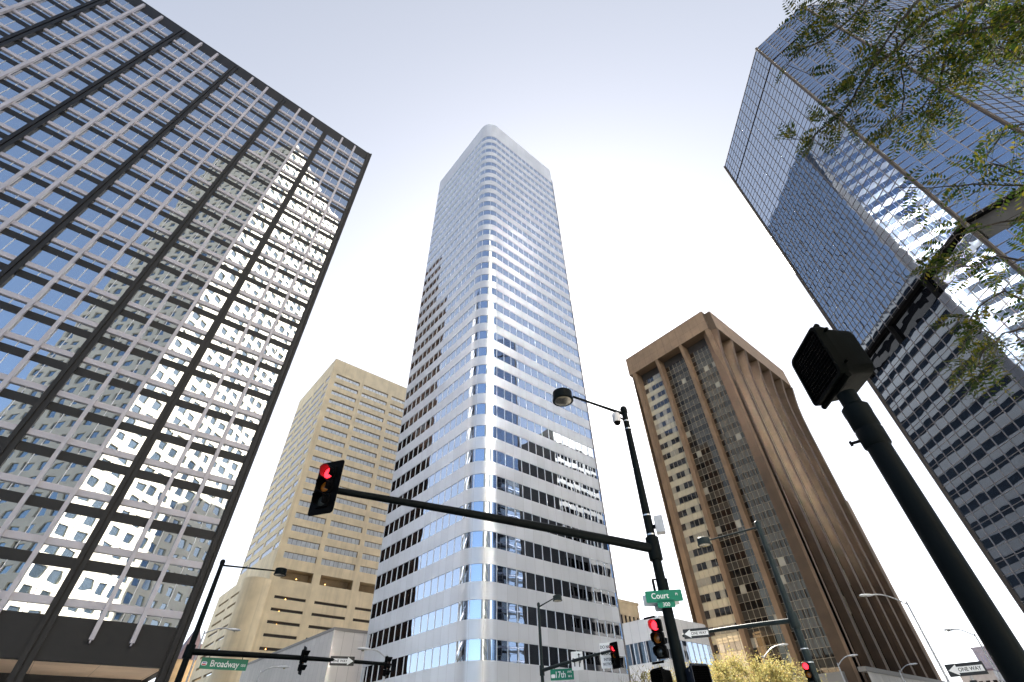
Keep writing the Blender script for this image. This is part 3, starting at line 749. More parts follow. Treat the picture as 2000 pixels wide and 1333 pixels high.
def added_dark_block():  # invented block, added to darken low reflections in the tallest tower
    T = thing('added_dark_block', 'added unseen dark block behind the right tower, darkening low reflections in the tallest tower', 'office building', (104, -6, 0))
    pl = Plane((103, -7), (1, 0), (0, 1)); W, H = 52.0, 88.0; w = MB(); g = MB(); n = 26; p = W/n
    ops = [(p*i+.2, p*i+p-.2, 4+3.8*k, 6.4+3.8*k) for k in range(21) for i in range(n)]
    facade(w, pl, 0, W, 0, H, ops, .25)
    for o in ops: pl.rect(g, *o, -.23)
    a, b, c, d = pl.p(0, 0), pl.p(W, 0), pl.p(W, 0, -30), pl.p(0, 0, -30); up = Vector((0, 0, H))
    for p_, q_ in ((b, c), (c, d), (d, a)): w.face([p_, q_, q_+up, p_+up])
    w.face([q_+up for q_ in (a, b, c, d)])
    w.build('wall', M['brown_dark'], T); o = g.build('dark_windows', M['slab_glass'], T); o['kind'] = 'stuff'
added_dark_block()
def brick_tower():
    T = thing('brick_tower', 'brown brick stepped tower, mirrored in the left windows of the tallest tower', 'office tower', (10, 99, 0))
    w = MB(); g = MB()
    for y0, y1, H in ((98.5, 106.5, 124), (106.5, 128, 156)):
        pl = Plane((10, y0), (0, 1), (1, 0)); W = y1-y0; n = int(W/2.7); p = W/n
        ops = [(p*(i+.22), p*(i+.78), 4+3.8*k, 6.1+3.8*k) for k in range(int((H-6)/3.8)) for i in range(n)]
        facade(w, pl, 0, W, 0, H, ops, .3)
        for o in ops: pl.rect(g, *o, -.28)
        e_ = (10-.44*(y1+7-y0), y1+7)
        w.face([(10, y0, H), (10, y1, H), (*e_, H)])
        for p_, q_ in (((10, y0), e_), (e_, (10, y1))): w.face([(*p_, 0), (*q_, 0), (*q_, H), (*p_, H)])
    w.build('wall', M['brick'], T); o = g.build('brick_windows', M['void'], T); o['kind'] = 'stuff'
brick_tower()

# ------------------------------------------------------------------ distant buildings low in the frame
def simple_building(name, label, x0, x1, y0, y1, H, mat, gmat=None, cols=6, rows=4, roofm=None, wz=(2.5, 1.6), cat='building'):
    T = thing(name, label, cat, (x0, y0, 0)); mb = MB(); pw = Plane((x0, y0), (1, 0), (0, -1)); pn = Plane((x0, y0), (0, 1), (-1, 0))
    recs = []
    for pl, W in ((pw, x1-x0), (pn, y1-y0)):
        ops = []
        p = W/cols
        for k in range(rows):
            z = H - 2.2 - (H-3)/rows*k
            for i in range(cols): ops.append((p*(i+.2), p*(i+.8), z-wz[1], z))
        facade(mb, pl, 0, W, 0, H, ops, .2)
        if gmat:
            for o in ops: m = MB(); pl.rect(m, *o, -.18); recs.append((pl.area(*o), m))
    mb.face([(x0, y0, H-.15), (x1, y0, H-.15), (x1, y1, H-.15), (x0, y1, H-.15)]); Plane((x1, y0), (0, 1), (1, 0)).rect(mb, 0, y1-y0, 0, H); Plane((x0, y1), (1, 0), (0, 1)).rect(mb, 0, x1-x0, 0, H)
    mb.build('wall', mat, T)
    if gmat: windows_as_parts(recs, T, gmat, 'window', 60)
    r = MB(); pw.box(r, -.2, x1-x0+.2, H, H+.5, -(y1-y0)-.2, .2); r.build('roof', roofm or mat, T)
    return T
simple_building('tan_building', 'tan flat roofed building showing above the silver annex', 84, 90.5, 66, 90, 24.6, M['tan'], M['dark_glass'], 5, 3)
simple_building('blue_office', 'distant blue glass office at the far right beside the dark pole', 255, 300, 36, 44.5, 27, M['far_blue'], M['far_blue'], 8, 7)
simple_building('grey_building', 'low grey building with flat dark roof under the far right sky', 215, 235, 35.5, 44, 17.6, M['far_grey'], M['dark_glass'], 5, 3, M['purple_roof'])
simple_building('slate_building', 'slate topped building squeezed between left tower and beige tower', 40, 52, 222, 262, 34, M['tan'], M['dark_glass'], 6, 7, M['purple_roof'])
def church():
    T = thing('church', 'small dark church with pointed spire beyond the left street corner', 'church', (33, 185, 0))
    m = MB(); m.box((37, 214, 14), (7, 10, 28)); m.build('wall', M['tan'], T)
    m = MB()
    for p in ((33.2, 208.8), (40.8, 208.8), (40.8, 219.2), (33.2, 219.2)): pass
    q = [(33.2, 208.8, 28), (40.8, 208.8, 28), (40.8, 219.2, 28), (33.2, 219.2, 28)]
    for a, b in zip(q, q[1:]+q[:1]): m.face([a, b, (37, 214, 39.5)])
    m.build('spire', M['purple_roof'], T)
church()

# ------------------------------------------------------------------ street furniture
def rotm(yaw): return Matrix.Rotation(yaw, 3, 'Z')

def mast_pole(label, base, Hp, r0, r1, mat, arm_to=None, arm_z=None, ar=(.11, .06), lum_to=None, lum_kind='drum', group='traffic signal poles', cat='signal pole', name='signal_pole', straps=()):
    T = thing(name, label, cat, (base[0], base[1], 0), group)
    B = Vector((base[0], base[1], 0))
    m = MB(); k = 12; m.tube([B + Vector((0, 0, Hp*i/k)) for i in range(k+1)], [r0 + (r1-r0)*i/k for i in range(k+1)], 16); m.build('pole', mat, T, smooth=True)
    m = MB(); m.box(B+Vector((0, 0, .02)), (r0*3.6, r0*3.6, .04)); m.lathe(B, [(r0*1.5, .04), (r0*1.35, .25), (r0*1.02, .3)], 16); m.build('base_plate', mat, T)
    m = MB(); m.lathe(B, [(r1*1.2, Hp-.1), (r1*1.25, Hp+.06), (r1*.9, Hp+.13), (.01, Hp+.17)], 14); m.build('cap', mat, T, smooth=True)
    if arm_to is not None:
        A = B + Vector((0, 0, arm_z)); E = Vector(arm_to); d = (E-A)
        m = MB(); pts = [A + d*t + Vector((0, 0, .04*math.sin(math.pi*t))) for t in [i/8 for i in range(9)]]
        m.tube(pts, [ar[0] + (ar[1]-ar[0])*i/8 for i in range(9)], 14); m.build('mast_arm', mat, T, smooth=True)
        m = MB(); m.lathe(A, [(r0*1.08, -.3), (r0*1.12, -.28), (r0*1.12, .28), (r0*1.08, .3)], 16); m.build('arm_flange', mat, T, smooth=True)
    if lum_to is not None:
        A = B + Vector((0, 0, Hp-.16)); E = Vector(lum_to); d = (E-A); h = Vector((d.x, d.y, 0)).normalized()
        m = MB(); m.tube([A, A+d*.5, E], [.055, .045, .04], 10); m.build('lamp_arm', mat, T, smooth=True)
        if lum_kind == 'drum':
            c = E + h*.36
            m = MB(); m.lathe(c, [(.30, .17), (.335, .15), (.335, -.12), (.36, -.13), (.36, -.19), (.31, -.195)], 28); L = m.build('lamp_head', mat, T, smooth=True)
            m = MB(); m.lathe(c, [(.305, -.19), (.22, -.225), (.02, -.235)], 28); m.build('lamp_lens', M['lum_glass'], L, smooth=True)
    for z in straps:
        m = MB(); rr = r0 + (r1-r0)*z/Hp; m.lathe(B, [(rr+.004, z-.02), (rr+.008, z-.018), (rr+.008, z+.018), (rr+.004, z+.02)], 16); m.build('strap', M['strap'], T)
    return T

polA = at(33.15, 14, 0); tipA = at(71.6, 11.35, 6.44)
mast_pole('dark green signal pole with long arm crossing the tallest tower and a round lamp', polA, 10.4, .165, .095, M['pole'], tipA, 5.83, (.125, .075), at(40.0, 13.55, 10.98), straps=(9.65, 9.95, 6.75, 6.2))
polB = at(21.75, 27.6, 0)
mast_pole('grey green signal pole with arm and lamp in front of the brown tower', polB, 10.4, .19, .11, M['pole_mid'], at(32.2, 29.5, 6.12), 6.0, (.105, .065), at(27.0, 28.4, 10.25), straps=(4.9, 4.4))
polC = at(80.2, 33, 0)
mast_pole('black signal pole at the corner of the left tower with arm to the right', polC, 10.4, .20, .11, M['pole'], at(62.6, 35.2, 6.05), 6.05, (.15, .09), at(75.2, 33.6, 10.42))
polD = at(46.75, 40, 0)
mast_pole('slim grey signal pole standing before the middle of the tallest tower', polD, 10.3, .15, .09, M['pole_mid'], at(39.5, 33.6, 6.25), 6.15, (.12, .07), at(45.1, 39.5, 10.55))

def signal_head(label, pos, yaw, lit='red', plate=True, heads=3, mats=None, name='traffic_light', s=1.0, red=True, brack=None):
    """traffic signal facing along yaw; pos is the centre of its housing"""
    T = ring(thing(name, label, 'traffic light', pos, 'traffic lights over the junction', yaw))
    black = M['black']; sz = .34*s; tot = sz*heads
    m = MB()
    for i in range(heads):
        zc = tot/2 - sz*(i+.5)
        prof = [(-.11*s, .14*s), (-.08*s, .165*s), (.05*s, .168*s), (.07*s, .16*s)]
        rings = []
        for x, h in prof:
            c = .035*s; q = []
            for (sy, sz_) in ((-1, -1), (1, -1), (1, 1), (-1, 1)):
                cy_, cz_ = sy*(h-c), sz_*(h-c)
                a0 = {(-1, -1): math.pi, (1, -1): -math.pi/2, (1, 1): 0, (-1, 1): math.pi/2}[(sy, sz_)]
                for j in range(3): a = a0 + math.pi/4*j; q.append(Vector((x, cy_+c*math.cos(a), zc+cz_+c*math.sin(a))))
            rings.append(q)
        m.smooth_rings(rings)
    m.build('housing', black, T, smooth=True)
    if plate:
        m = MB(); w_, h_ = .34*s, tot/2+.15*s; c = .08; q = []
        for (sy, sz_, a0) in ((-1, -1, math.pi), (1, -1, -math.pi/2), (1, 1, 0), (-1, 1, math.pi/2)):
            for j in range(5): a = a0 + math.pi/8*j; q.append(Vector((0, sy*(w_-c)+c*math.cos(a), sz_*(h_-c)+c*math.sin(a))))
        m.smooth_rings([[p + Vector((.02, 0, 0)) for p in q], [p + Vector((.026, 0, 0)) for p in q]]); m.build('backplate', black, T)
    for i in range(heads):
        zc = tot/2 - sz*(i+.5); rr = .145*s
        m = MB(); n = 20; out = []; inn = []
        for j in range(n+1):
            a = -math.pi/4 + (1.5*math.pi)*j/n - 0.0
            ln = (.24 if .25 < j/n < .75 else .24 - .09*abs(j/n-.5)*2)*s
            out.append((Vector((.07*s, rr*math.cos(a), zc+rr*math.sin(a))), Vector((.07*s+ln, rr*math.cos(a), zc-.012+rr*math.sin(a)))))
            inn.append((Vector((.07*s, .95*rr*math.cos(a), zc+.95*rr*math.sin(a))), Vector((.07*s+ln, .95*rr*math.cos(a), zc-.012+.95*rr*math.sin(a)))))
        litv = (i == 0 and red)
        for j in range(n):
            m.face([out[j][0], out[j+1][0], out[j+1][1], out[j][1]], 0); m.face([inn[j][0], inn[j][1], inn[j+1][1], inn[j+1][0]], 1 if litv else 0)
            m.face([out[j][1], out[j+1][1], inn[j+1][1], inn[j][1]], 0)
        m.build('visor', [black, M['red_in']], T, smooth=True)
        m = MB(); My = Matrix.Rotation(math.pi/2, 3, 'Y')
        m.lathe((.068*s, 0, zc), [(rr*.93, 0), (rr*.8, .018*s), (rr*.45, .032*s), (.005, .036*s)], 20, 0, My)
        o = m.build('lens', M['red_led'] if litv else (M['lens_amber'] if i == 1 else M['lens_dark']), T, smooth=True)
        if litv: o['label'] = 'lit red lens'
    if brack:
        m = MB(); m.tube([(-.1*s, 0, 0), (-.3*s, 0, 0)], .03, 8) if brack == 'rear' else None
        if brack == 'side':
            for z in (tot/2+.06, -tot/2-.06):
                m = MB(); m.tube([(0, 0, z*.94), (0, 0, z), (-.05, -.32, z)], .025, 8); m.build('bracket', black, T)
    return T
signal_head('red signal with wide black backplate at the tip of the longest arm', at(72.2, 11.35, 6.48), R(212), s=1.0)
signal_head('glowing red signal hung on the left side of the tall dark green pole', at(34.6, 13.95, 3.72), R(190), plate=False, brack='side', s=.82)
signal_head('dark signal with backplate halfway along the left corner arm', at(70.45, 33.6, 5.95), R(-35), red=False, plate=True)
signal_head('dark signal with amber lens at the right end of the left corner arm', at(62.45, 35.3, 5.95), R(-40), red=False, plate=False)
signal_head('dim red signal beside the white text sign at the arm end', at(39.2, 33.5, 6.0), R(175), plate=True)
signal_head('small red signal on the grey green pole before the yellow tree', at(22.15, 27.2, 3.95), R(195), plate=False, s=.85)

def ped_head(label, pos, yaw, mat, s=1.0, grid=True, bracket=True):
    """square pedestrian signal with a deep egg-crate visor, facing yaw"""
    T = ring(thing('pedestrian_signal', label, 'pedestrian signal', pos, 'pedestrian signals', yaw))
    h = .23*s
    def rr(x, hh, c):
        q = []
        for (sy, sz_, a0) in ((-1, -1, math.pi), (1, -1, -math.pi/2), (1, 1, 0), (-1, 1, math.pi/2)):
            for j in range(5): a = a0 + math.pi/8*j; q.append(Vector((x, sy*(hh-c)+c*math.cos(a), sz_*(hh-c)+c*math.sin(a))))
        return q
    m = MB(); m.smooth_rings([rr(-.13*s, h*.80, .06*s), rr(-.115*s, h*.86, .06*s), rr(.05*s, h*.93, .05*s), rr(.055*s, h*.97, .05*s), rr(.09*s, h, .05*s)]); m.build('housing', mat, T, smooth=True)
    m = MB()
    a, b = rr(.09*s, h, .05*s), rr(.15*s, h, .05*s); ai, bi = rr(.09*s, h-.018, .045*s), rr(.15*s, h-.018, .045*s)
    k = len(a)
    for j in range(k):
        n_ = (j+1) % k
        m.face([a[j], a[n_], b[n_], b[j]]); m.face([ai[j], bi[j], bi[n_], ai[n_]]); m.face([b[j], b[n_], bi[n_], bi[j]])
    m.build('door_frame', mat, T, smooth=True)
    m = MB(); n = 13
    for i in range(n+1):
        t = -h+.03*s + (2*h-.06*s)*i/n
        m.box((.118*s, 0, t), (.05*s, 2*h-.05*s, .003)); m.box((.118*s, t, 0), (.046*s, .003, 2*h-.05*s))
    m.build('eggcrate_grid', M['black'], T)
    m = MB(); m.box((.088*s, 0, 0), (.004, 2*h*.94, 2*h*.94)); m.build('screen', M['black'], T)
    for zz in (.13*s, -.13*s):
        m = MB(); m.tube([(.08*s, -h-.012, zz-.03), (.08*s, -h-.012, zz+.03)], .014*s, 8); m.build('hinge', mat, T, smooth=True)
    for zz in (.15*s, -.15*s):
        m = MB(); m.tube([(.09*s, h+.004, zz), (.09*s, h+.03, zz)], .012*s, 8); m.build('latch', mat, T, smooth=True)
    for zz in (h+.005, -h-.005):
        m = MB(); m.tube([(.10*s, -h*.9, zz), (.10*s, h*.9, zz)], .02*s, 10); m.build('visor_rim', mat, T, smooth=True)
    return T
ep = Vector((2.97, .415, 0))
hp = Vector((2.965, .425, 3.33))
def near_pole():
    T = thing('signal_post', 'thick dark foreground post at the right carrying a pedestrian signal', 'signal post', ep)
    m = MB(); m.tube([ep, ep+Vector((0, 0, 2.98))], .057, 24); m.build('pole', M['pole'], T, smooth=True)
    m = MB(); m.lathe(ep, [(.058, 2.80), (.066, 2.81), (.068, 2.9), (.064, 2.905), (.064, 2.915), (.068, 2.92), (.068, 3.0), (.07, 3.01), (.07, 3.05), (.05, 3.07), (.05, 3.15)], 24); m.build('collar', M['pole'], T, smooth=True)
    m = MB(); a = Vector((0, .07, 2.86)); m.tube([ep+Vector((-.01, .05, 2.86)), ep+Vector((-.02, .10, 2.86))], .009, 8); m.tube([ep+Vector((-.02, .10, 2.86)), ep+Vector((-.021, .112, 2.86))], .016, 8)
    m.build('bolt', M['pole'], T)
    m = MB(); m.lathe(ep, [(.13, 0), (.12, .04), (.075, .22), (.058, .25)], 20); m.build('base', M['pole'], T)
near_pole()
ped_head('big dark pedestrian signal with square visor grid on the foreground post', Vector((2.986, .392, 3.36)), R(135), M['sig_green'], .81)
ped_head('black pedestrian signal low on the left of the tall dark green pole', at(35.0, 13.9, 2.85), R(160), M['black'], 1.05)
ped_head('blue black pedestrian signal low on the right of the tall dark green pole', at(31.7, 13.9, 2.87), R(250), M['black_blue'], 1.1)

# ------------------------------------------------------------------ signs
def text(parent, s, size, loc, mat, name='lettering', depth=.002, align='CENTER', sx=1.0, bold=0.0):
    c = bpy.data.curves.new(name, 'FONT'); c.body = s; c.size = size; c.extrude = depth; c.align_x = align; c.align_y = 'CENTER'; c.offset = bold
    tmp = bpy.data.objects.new(name, c); COL.objects.link(tmp); bpy.context.view_layer.update()
    me = bpy.data.meshes.new_from_object(tmp.evaluated_get(bpy.context.evaluated_depsgraph_get())); bpy.data.objects.remove(tmp)
    me.materials.clear(); me.materials.append(mat); o = bpy.data.objects.new(name, me); COL.objects.link(o); o.parent = parent
    o.rotation_euler = (math.pi/2, 0, math.pi/2); o.location = loc; o.scale = (sx, 1, 1)
    return o
def plate(mb, w_, h_, x=0.0, t=.006, c=.03, cy=0, cz=0, mi=0):
    q = []
    for (sy, sz_, a0) in ((-1, -1, math.pi), (1, -1, -math.pi/2), (1, 1, 0), (-1, 1, math.pi/2)):
        for j in range(4): a = a0 + math.pi/6*j; q.append(Vector((x, cy+sy*(w_/2-c)+c*math.cos(a), cz+sz_*(h_/2-c)+c*math.sin(a))))
    mb.smooth_rings([q, [p+Vector((t, 0, 0)) for p in q]], mi)
# local frame of a sign: +x faces the reader, +y runs to the reader's right
def sign(name, label, pos, yaw, group=None, tilt=0):
    T = ring(thing(name, label, 'street sign' if 'name' in name else 'traffic sign', pos, group, yaw)); T.rotation_euler = (tilt, 0, yaw); return T
def yaw_to(p, off=0): return math.atan2(-p[1], -p[0]) + off

p = at(33.2, 13.78, 4.55); T = sign('street_name_sign', 'green Court Pl name sign with 300 tab on the tall pole', p, yaw_to(p, R(8)), 'street name signs')
m = MB(); plate(m, .92, .27, 0, .006, .03, 0, .05); plate(m, .44, .17, .0005, .0055, .03, .02, -.13); m.build('panel', M['sign_green'], T)
m = MB(); plate(m, .92, .27, -.40, .006, .03, -.04, .05); plate(m, .44, .17, -.4005, .0065, .03, -.02, -.13); m.build('rear_panel', M['sign_back'], T)
text(T, 'Court', .185, (.008, -.10, .055), M['sign_white'], sx=.95, bold=.002); text(T, 'Pl', .085, (.008, .32, .075), M['sign_white']); text(T, '300', .125, (.008, .02, -.145), M['sign_white'])
m = MB(); m.box((-.2, .17, .36), (.10, .06, .26)); m.box((-.2, -.17, .36), (.10, .06, .26)); m.tube([(-.2, -.2, .5), (-.2, .2, .5)], .02, 8); m.build('bracket', M['pole'], T)

p = at(77.05, 33.25, 5.62); T = sign('street_name_sign', 'green Broadway name sign under the left corner arm', p, yaw_to(p, R(6)), 'street name signs', R(0))
m = MB(); plate(m, 2.25, .50, 0, .006, .03); m.build('panel', M['sign_green'], T)
text(T, 'Broadway', .40, (.008, .02, -.01), M['sign_white'], sx=.86, bold=.002); text(T, '000', .16, (.008, .93, -.03), M['sign_white'])
m = MB(); plate(m, .26, .17, .0065, .003, .06, -.95, -.02); m.build('emblem', M['sign_white'], T)
m = MB(); plate(m, .18, .06, .010, .002, .02, -.95, -.06); m.build('emblem_bar', M['sign_red'], T)
m = MB(); plate(m, .10, .05, .010, .002, .02, -.98, .02); plate(m, .06, .05, .010, .002, .02, -.89, .02); m.build('emblem_shield', M['sign_blue'], T)
m = MB()
for y in (-.8, .8): m.tube([(-.03, y, .22), (-.03, y, .46)], .02, 8)
m.build('hanger', M['pole'], T)

p = at(44.75, 38.3, 5.70); T = sign('street_name_sign', 'green 17th name sign below the slim grey pole arm', p, yaw_to(p, R(-14)), 'street name signs', R(-1))
m = MB(); plate(m, 1.62, .62, 0, .006, .04); m.build('panel', M['sign_green'], T)
text(T, '17th', .50, (.008, -.12, -.02), M['sign_white'], sx=.85, bold=.004); text(T, 'AVE', .17, (.008, .52, .13), M['sign_white']); text(T, '00 E', .15, (.008, .54, -.12), M['sign_white'])
m = MB(); plate(m, .28, .2, .0065, .003, .05, -.62, -.08); m.build('emblem', M['sign_white'], T)
m = MB()
for y in (-.5, .5): m.tube([(-.03, y, .3), (-.03, y, .48)], .02, 8)
m.build('hanger', M['pole_mid'], T)

def arrow_pts(pts, mb, x, mi=0):
    mb.face([(x, a, b) for a, b in pts], mi)
def one_way(label, p, yaw, right, s=1.0, tilt=0.0):
    T = sign('one_way_sign', label, p, yaw, 'one way arrow signs', tilt)
    w_, h_ = 1.37*s, .46*s
    m = MB(); plate(m, w_, h_, 0, .006, .03); m.build('panel', M['sign_black'], T)
    m = MB(); plate(m, w_*.99, h_*.985, -.004, .003, .03); m.build('panel_back', M['sign_back'], T)
    k = 1 if right else -1
    P = [(-.62, -.11), (.30, -.11), (.30, -.20), (.63, 0), (.30, .20), (.30, .11), (-.62, .11)]
    P = [(a*s*k, b*s) for a, b in P]
    if not right: P.reverse()
    m = MB(); m.face([(.0075, a, b) for a, b in P]); m.build('arrow', M['sign_white'], T)
    text(T, 'ONE WAY', .19*s, (.009, -.13*k*s, -.005), M['sign_black'], sx=.92, bold=.003*s)
    m = MB(); m.box((-.05, 0, 0), (.06, .25, .08)); m.build('clamp', M['strap'], T)
    return T
p = at(66.75, 34.15, 6.04); one_way('white ONE WAY arrow pointing right on the left corner arm', p, yaw_to(p, R(3)), True, 1.0)
p = at(30.85, 28.85, 6.08); one_way('ONE WAY arrow pointing left at the tip of the arm before the brown tower', p, yaw_to(p, R(0)), False, .92)
p = at(10.95, 46, 5.15); one_way('dark ONE WAY arrow pointing left near the far right corner', p, yaw_to(p, R(-4)), False, 1.45)
T = thing('sign_post', 'thin post under the far right ONE WAY sign', 'sign post', at(10.9, 46.1, 0)); m = MB(); q = at(10.9, 46.12, 0); m.tube([q, q+Vector((0, 0, 5.3))], .07, 10); m.build('post', M['galv'], T)
m = MB(); m.box(q+Vector((0, 0, 4.4)), (.2, .34, .36)); m.build('tag', M['sign_black'], T)

p = at(43.1, 36.7, 6.22); T = sign('lane_arrow_sign', 'white lane sign with two black turn arrows on the slim pole arm', p, yaw_to(p, R(-14)), None, R(-1))
m = MB(); plate(m, .78, 1.02, 0, .006, .04); m.build('panel', M['sign_white'], T)
m = MB()
for P in ([(-.22, -.30), (-.15, -.30), (-.15, -.02), (-.21, .08), (-.16, .13), (-.31, .17), (-.30, .01), (-.26, .05), (-.22, -.04)],
          [(.10, -.34), (.17, -.34), (.17, .30), (.24, .30), (.135, .42), (.03, .30), (.10, .30)],
          [(.17, -.12), (.20, -.15), (.29, .05), (.33, .02), (.32, .18), (.18, .10), (.23, .08)]):
    m.face([(.0075, a, b) for a, b in P])
m.build('arrows', M['sign_black'], T)
p = at(40.0, 34.25, 6.12); T = sign('junction_sign', 'white DO NOT BLOCK text sign next to the dim red signal', p, yaw_to(p, R(-14)), None, R(-1))
m = MB(); plate(m, .86, 1.30, 0, .006, .04); m.build('panel', M['sign_white'], T)
for s_, z, sz in (('DO NOT', .42, .22), ('BLOCK', .10, .26), ('INTER', -.22, .20), ('SECTION', -.45, .17)): text(T, s_, sz, (.008, 0, z), M['sign_black'], bold=.004, sx=.9)

# box cabinet and camera on the tall pole
q = at(31.95, 14.0, 6.45); T = thing('control_box', 'small grey metal box strapped to the right side of the tall dark green pole', 'control box', q)
m = MB(); m.box(q, (.26, .24, .46), 0, R(35)); o = m.build('box', M['galv'], T); bv = o.modifiers.new('bevel', 'BEVEL'); bv.width = .02; bv.segments = 2
m = MB(); m.box(q+Vector((.0, .17, 0)), (.08, .14, .1), 0, R(30)); m.build('mount', M['pole'], T)
q = at(34.35, 13.72, 9.95); T = thing('security_camera', 'white dome camera under the lamp arm of the tall pole', 'camera', q)
m = MB(); m.lathe(q, [(.02, .21), (.11, .20), (.135, .16), (.135, -.10), (.12, -.13)], 20); m.build('housing', M['cam_white'], T, smooth=True)
m = MB(); m.lathe(q, [(.115, -.12), (.10, -.19), (.05, -.235), (.005, -.245)], 20); m.build('dome', M['black'], T, smooth=True)
m = MB(); m.tube([q+Vector((0, 0, .14)), at(33.5, 13.9, 10.0), at(33.2, 14, 9.85)], .03, 8); m.build('bracket', M['pole'], T)
T = thing('cable', 'thin loop of cable at the top of the tall dark green pole', 'cable', at(33, 14, 10.2)); m = MB()
b_ = at(33.15, 14, 0); sd_ = Vector((.55, -.83, 0))
m.tube([b_ + Vector((0, 0, 10.32)), b_ + sd_*.16+Vector((0, 0, 10.27)), b_+sd_*.27+Vector((0, 0, 10.05)), b_+sd_*.26+Vector((0, 0, 9.8)), b_+sd_*.1+Vector((0, 0, 9.62))], .012, 6); m.build('cable_loop', M['pole'], T)

# cobra-head street lamps
def cobra(label, base, H, tip, mat=None, r=.09):
    mat = mat or M['galv']
    T = thing('street_lamp', label, 'street lamp', (base[0], base[1], 0), 'cobra head street lamps')
    B = Vector((base[0], base[1], 0)); top = B + Vector((0, 0, H)); E = Vector(tip); d = E-top; h = Vector((d.x, d.y, 0)).normalized()
    m = MB(); m.tube([B, B+Vector((0, 0, H*.5)), top+Vector((0, 0, .25))], [r*1.15, r*.9, r*.65], 10); m.build('pole', mat, T, smooth=True)
    m = MB(); pts = [top + d*t + Vector((0, 0, .55*math.sin(math.pi*t*.75)*min(1, d.length/3))) for t in [i/10 for i in range(11)]]
    m.tube(pts, [r*.55]*11, 8); m.build('arm', mat, T, smooth=True)
    e = pts[-1]; m = MB(); rings = []
    sde = h.cross(Vector((0, 0, 1)))
    for t, wd, ht in ((-.1, .06, .06), (.1, .10, .09), (.4, .17, .11), (.75, .17, .09), (.92, .09, .05)):
        rings.append([e + h*t + sde*wd*math.cos(a) + Vector((0, 0, ht*math.sin(a))) for a in [2*math.pi*j/12 for j in range(12)]])
    m.smooth_rings(rings); L = m.build('lamp_head', M['lamp_grey'], T, smooth=True)
    m = MB(); m.lathe(e + h*.52 + Vector((0, 0, -.09)), [(.13, .02), (.11, -.05), (.03, -.08)], 12); m.build('lamp_lens', M['lum_glass'], L, smooth=True)
    return T
cobra('tall pale street lamp at right curving over the brown tower edge', at(12.45, 52, 0), 9.95, at(14.75, 50.5, 10.35))
cobra('faint street lamp half hidden behind the foreground post', at(9.2, 72, 0), 9.7, at(10.35, 71, 10.1))
cobra('small pale street lamp rising in front of the yellow tree', at(25.45, 66, 0), 9.0, at(23.75, 66, 9.75))
cobra('short street lamp at the foot of the brown tower corner pier', at(19.6, 74, 0), 8.6, at(18.5, 74, 9.2))
cobra('tiny street lamp against the dark brown west wall', at(15.35, 100, 0), 9.6, at(14.4, 100, 10.2))
cobra('pale street lamp in front of the beige podium at left', at(79.55, 52, 0), 9.9, at(77.6, 52.5, 10.2))
cobra('small street lamp below the grey podium opening', at(73.9, 58, 0), 8.0, at(72.4, 58, 8.35))
cobra('street lamp arm reaching left before the base of the tallest tower', at(62.5, 44, 0), 7.5, at(64.3, 43.6, 7.85))

# ------------------------------------------------------------------ trees
def leaf_quad(mb, c, L, W, dirv, nrm):
    t = dirv.normalized(); s_ = t.cross(nrm).normalized()
    mb.face([c - t*L*.5, c + s_*W*.5, c + t*L*.5, c - s_*W*.5])
def rv(rng): 
    while True:
        v = Vector((rng.uniform(-1, 1), rng.uniform(-1, 1), rng.uniform(-1, 1)))
        if .05 < v.length < 1: return v.normalized()
def street_tree(label, base, H, cr, leafmat_, n_leaf, seed, bark='bark_pale', leaf=.22, clumps=26, group='street trees beyond the junction', flat=.75, twigs=0):
    rng = random.Random(seed); T = thing('street_tree', label, 'tree', (base[0], base[1], 0), group); B = Vector((base[0], base[1], 0))
    m = MB(); hb = H*.33; m.tube([B, B+Vector((.05, 0, hb*.6)), B+Vector((0, .08, hb))], [.2, .15, .13], 8)
    cc = B + Vector((0, 0, H - cr*flat)); tips = []
    for i in range(clumps):
        v = rv(rng); v.z = abs(v.z)*1.0 - .28; rad = rng.uniform(.55, 1.0)
        p = cc + Vector((v.x*cr*rad, v.y*cr*rad, v.z*cr*flat*rad)); tips.append(p)
        mid = B.lerp(p, .55) + Vector((0, 0, H*.14)) + rv(rng)*.3
        m.tube([B+Vector((0, 0, hb*rng.uniform(.75, 1))), mid, p], [.09, .045, .012], 6)
        for k in range(twigs): m.tube([mid.lerp(p, rng.uniform(.2, .9)), p + rv(rng)*cr*.35 + Vector((0, 0, .3))], [.02, .006], 4)
    m.build('trunk', M[bark], T, smooth=True)
    c = MB()
    for i in range(n_leaf):
        t = rng.choice(tips); k = rng.gauss(0, .5); p = t + rv(rng)*abs(rng.gauss(0, cr*.15))
        leaf_quad(c, p, leaf*rng.uniform(.6, 1.3), leaf*rng.uniform(.4, .8), rv(rng), rv(rng))
    c.build('crown', leafmat_, T, uv=False)
    return T
street_tree('dense yellow autumn tree in front of the brown tower', at(27.3, 58, 0), 9.5, 4.9, M['leaf_yellow'], 15000, 3, clumps=46, leaf=.17)
street_tree('pale yellow autumn tree standing left of the small street lamp', at(30.7, 55, 0), 8.3, 3.3, M['leaf_yellow'], 8000, 4, clumps=34, leaf=.16)
street_tree('golden tree crowding the arm pole at the foot of the brown tower', at(24.2, 60, 0), 8.6, 3.5, M['leaf_yellow'], 9000, 5, clumps=34, leaf=.16)
street_tree('loose pale gold tree farthest left in the autumn row, behind the tall dark green pole', at(32.6, 54, 0), 7.9, 3.0, M['leaf_yellow'], 5000, 14, clumps=30, leaf=.16)
street_tree('thin bare twigged tree before the silver annex', at(35.6, 44, 0), 7.0, 2.6, M['leaf_sparse'], 700, 6, clumps=26, leaf=.16, twigs=4)
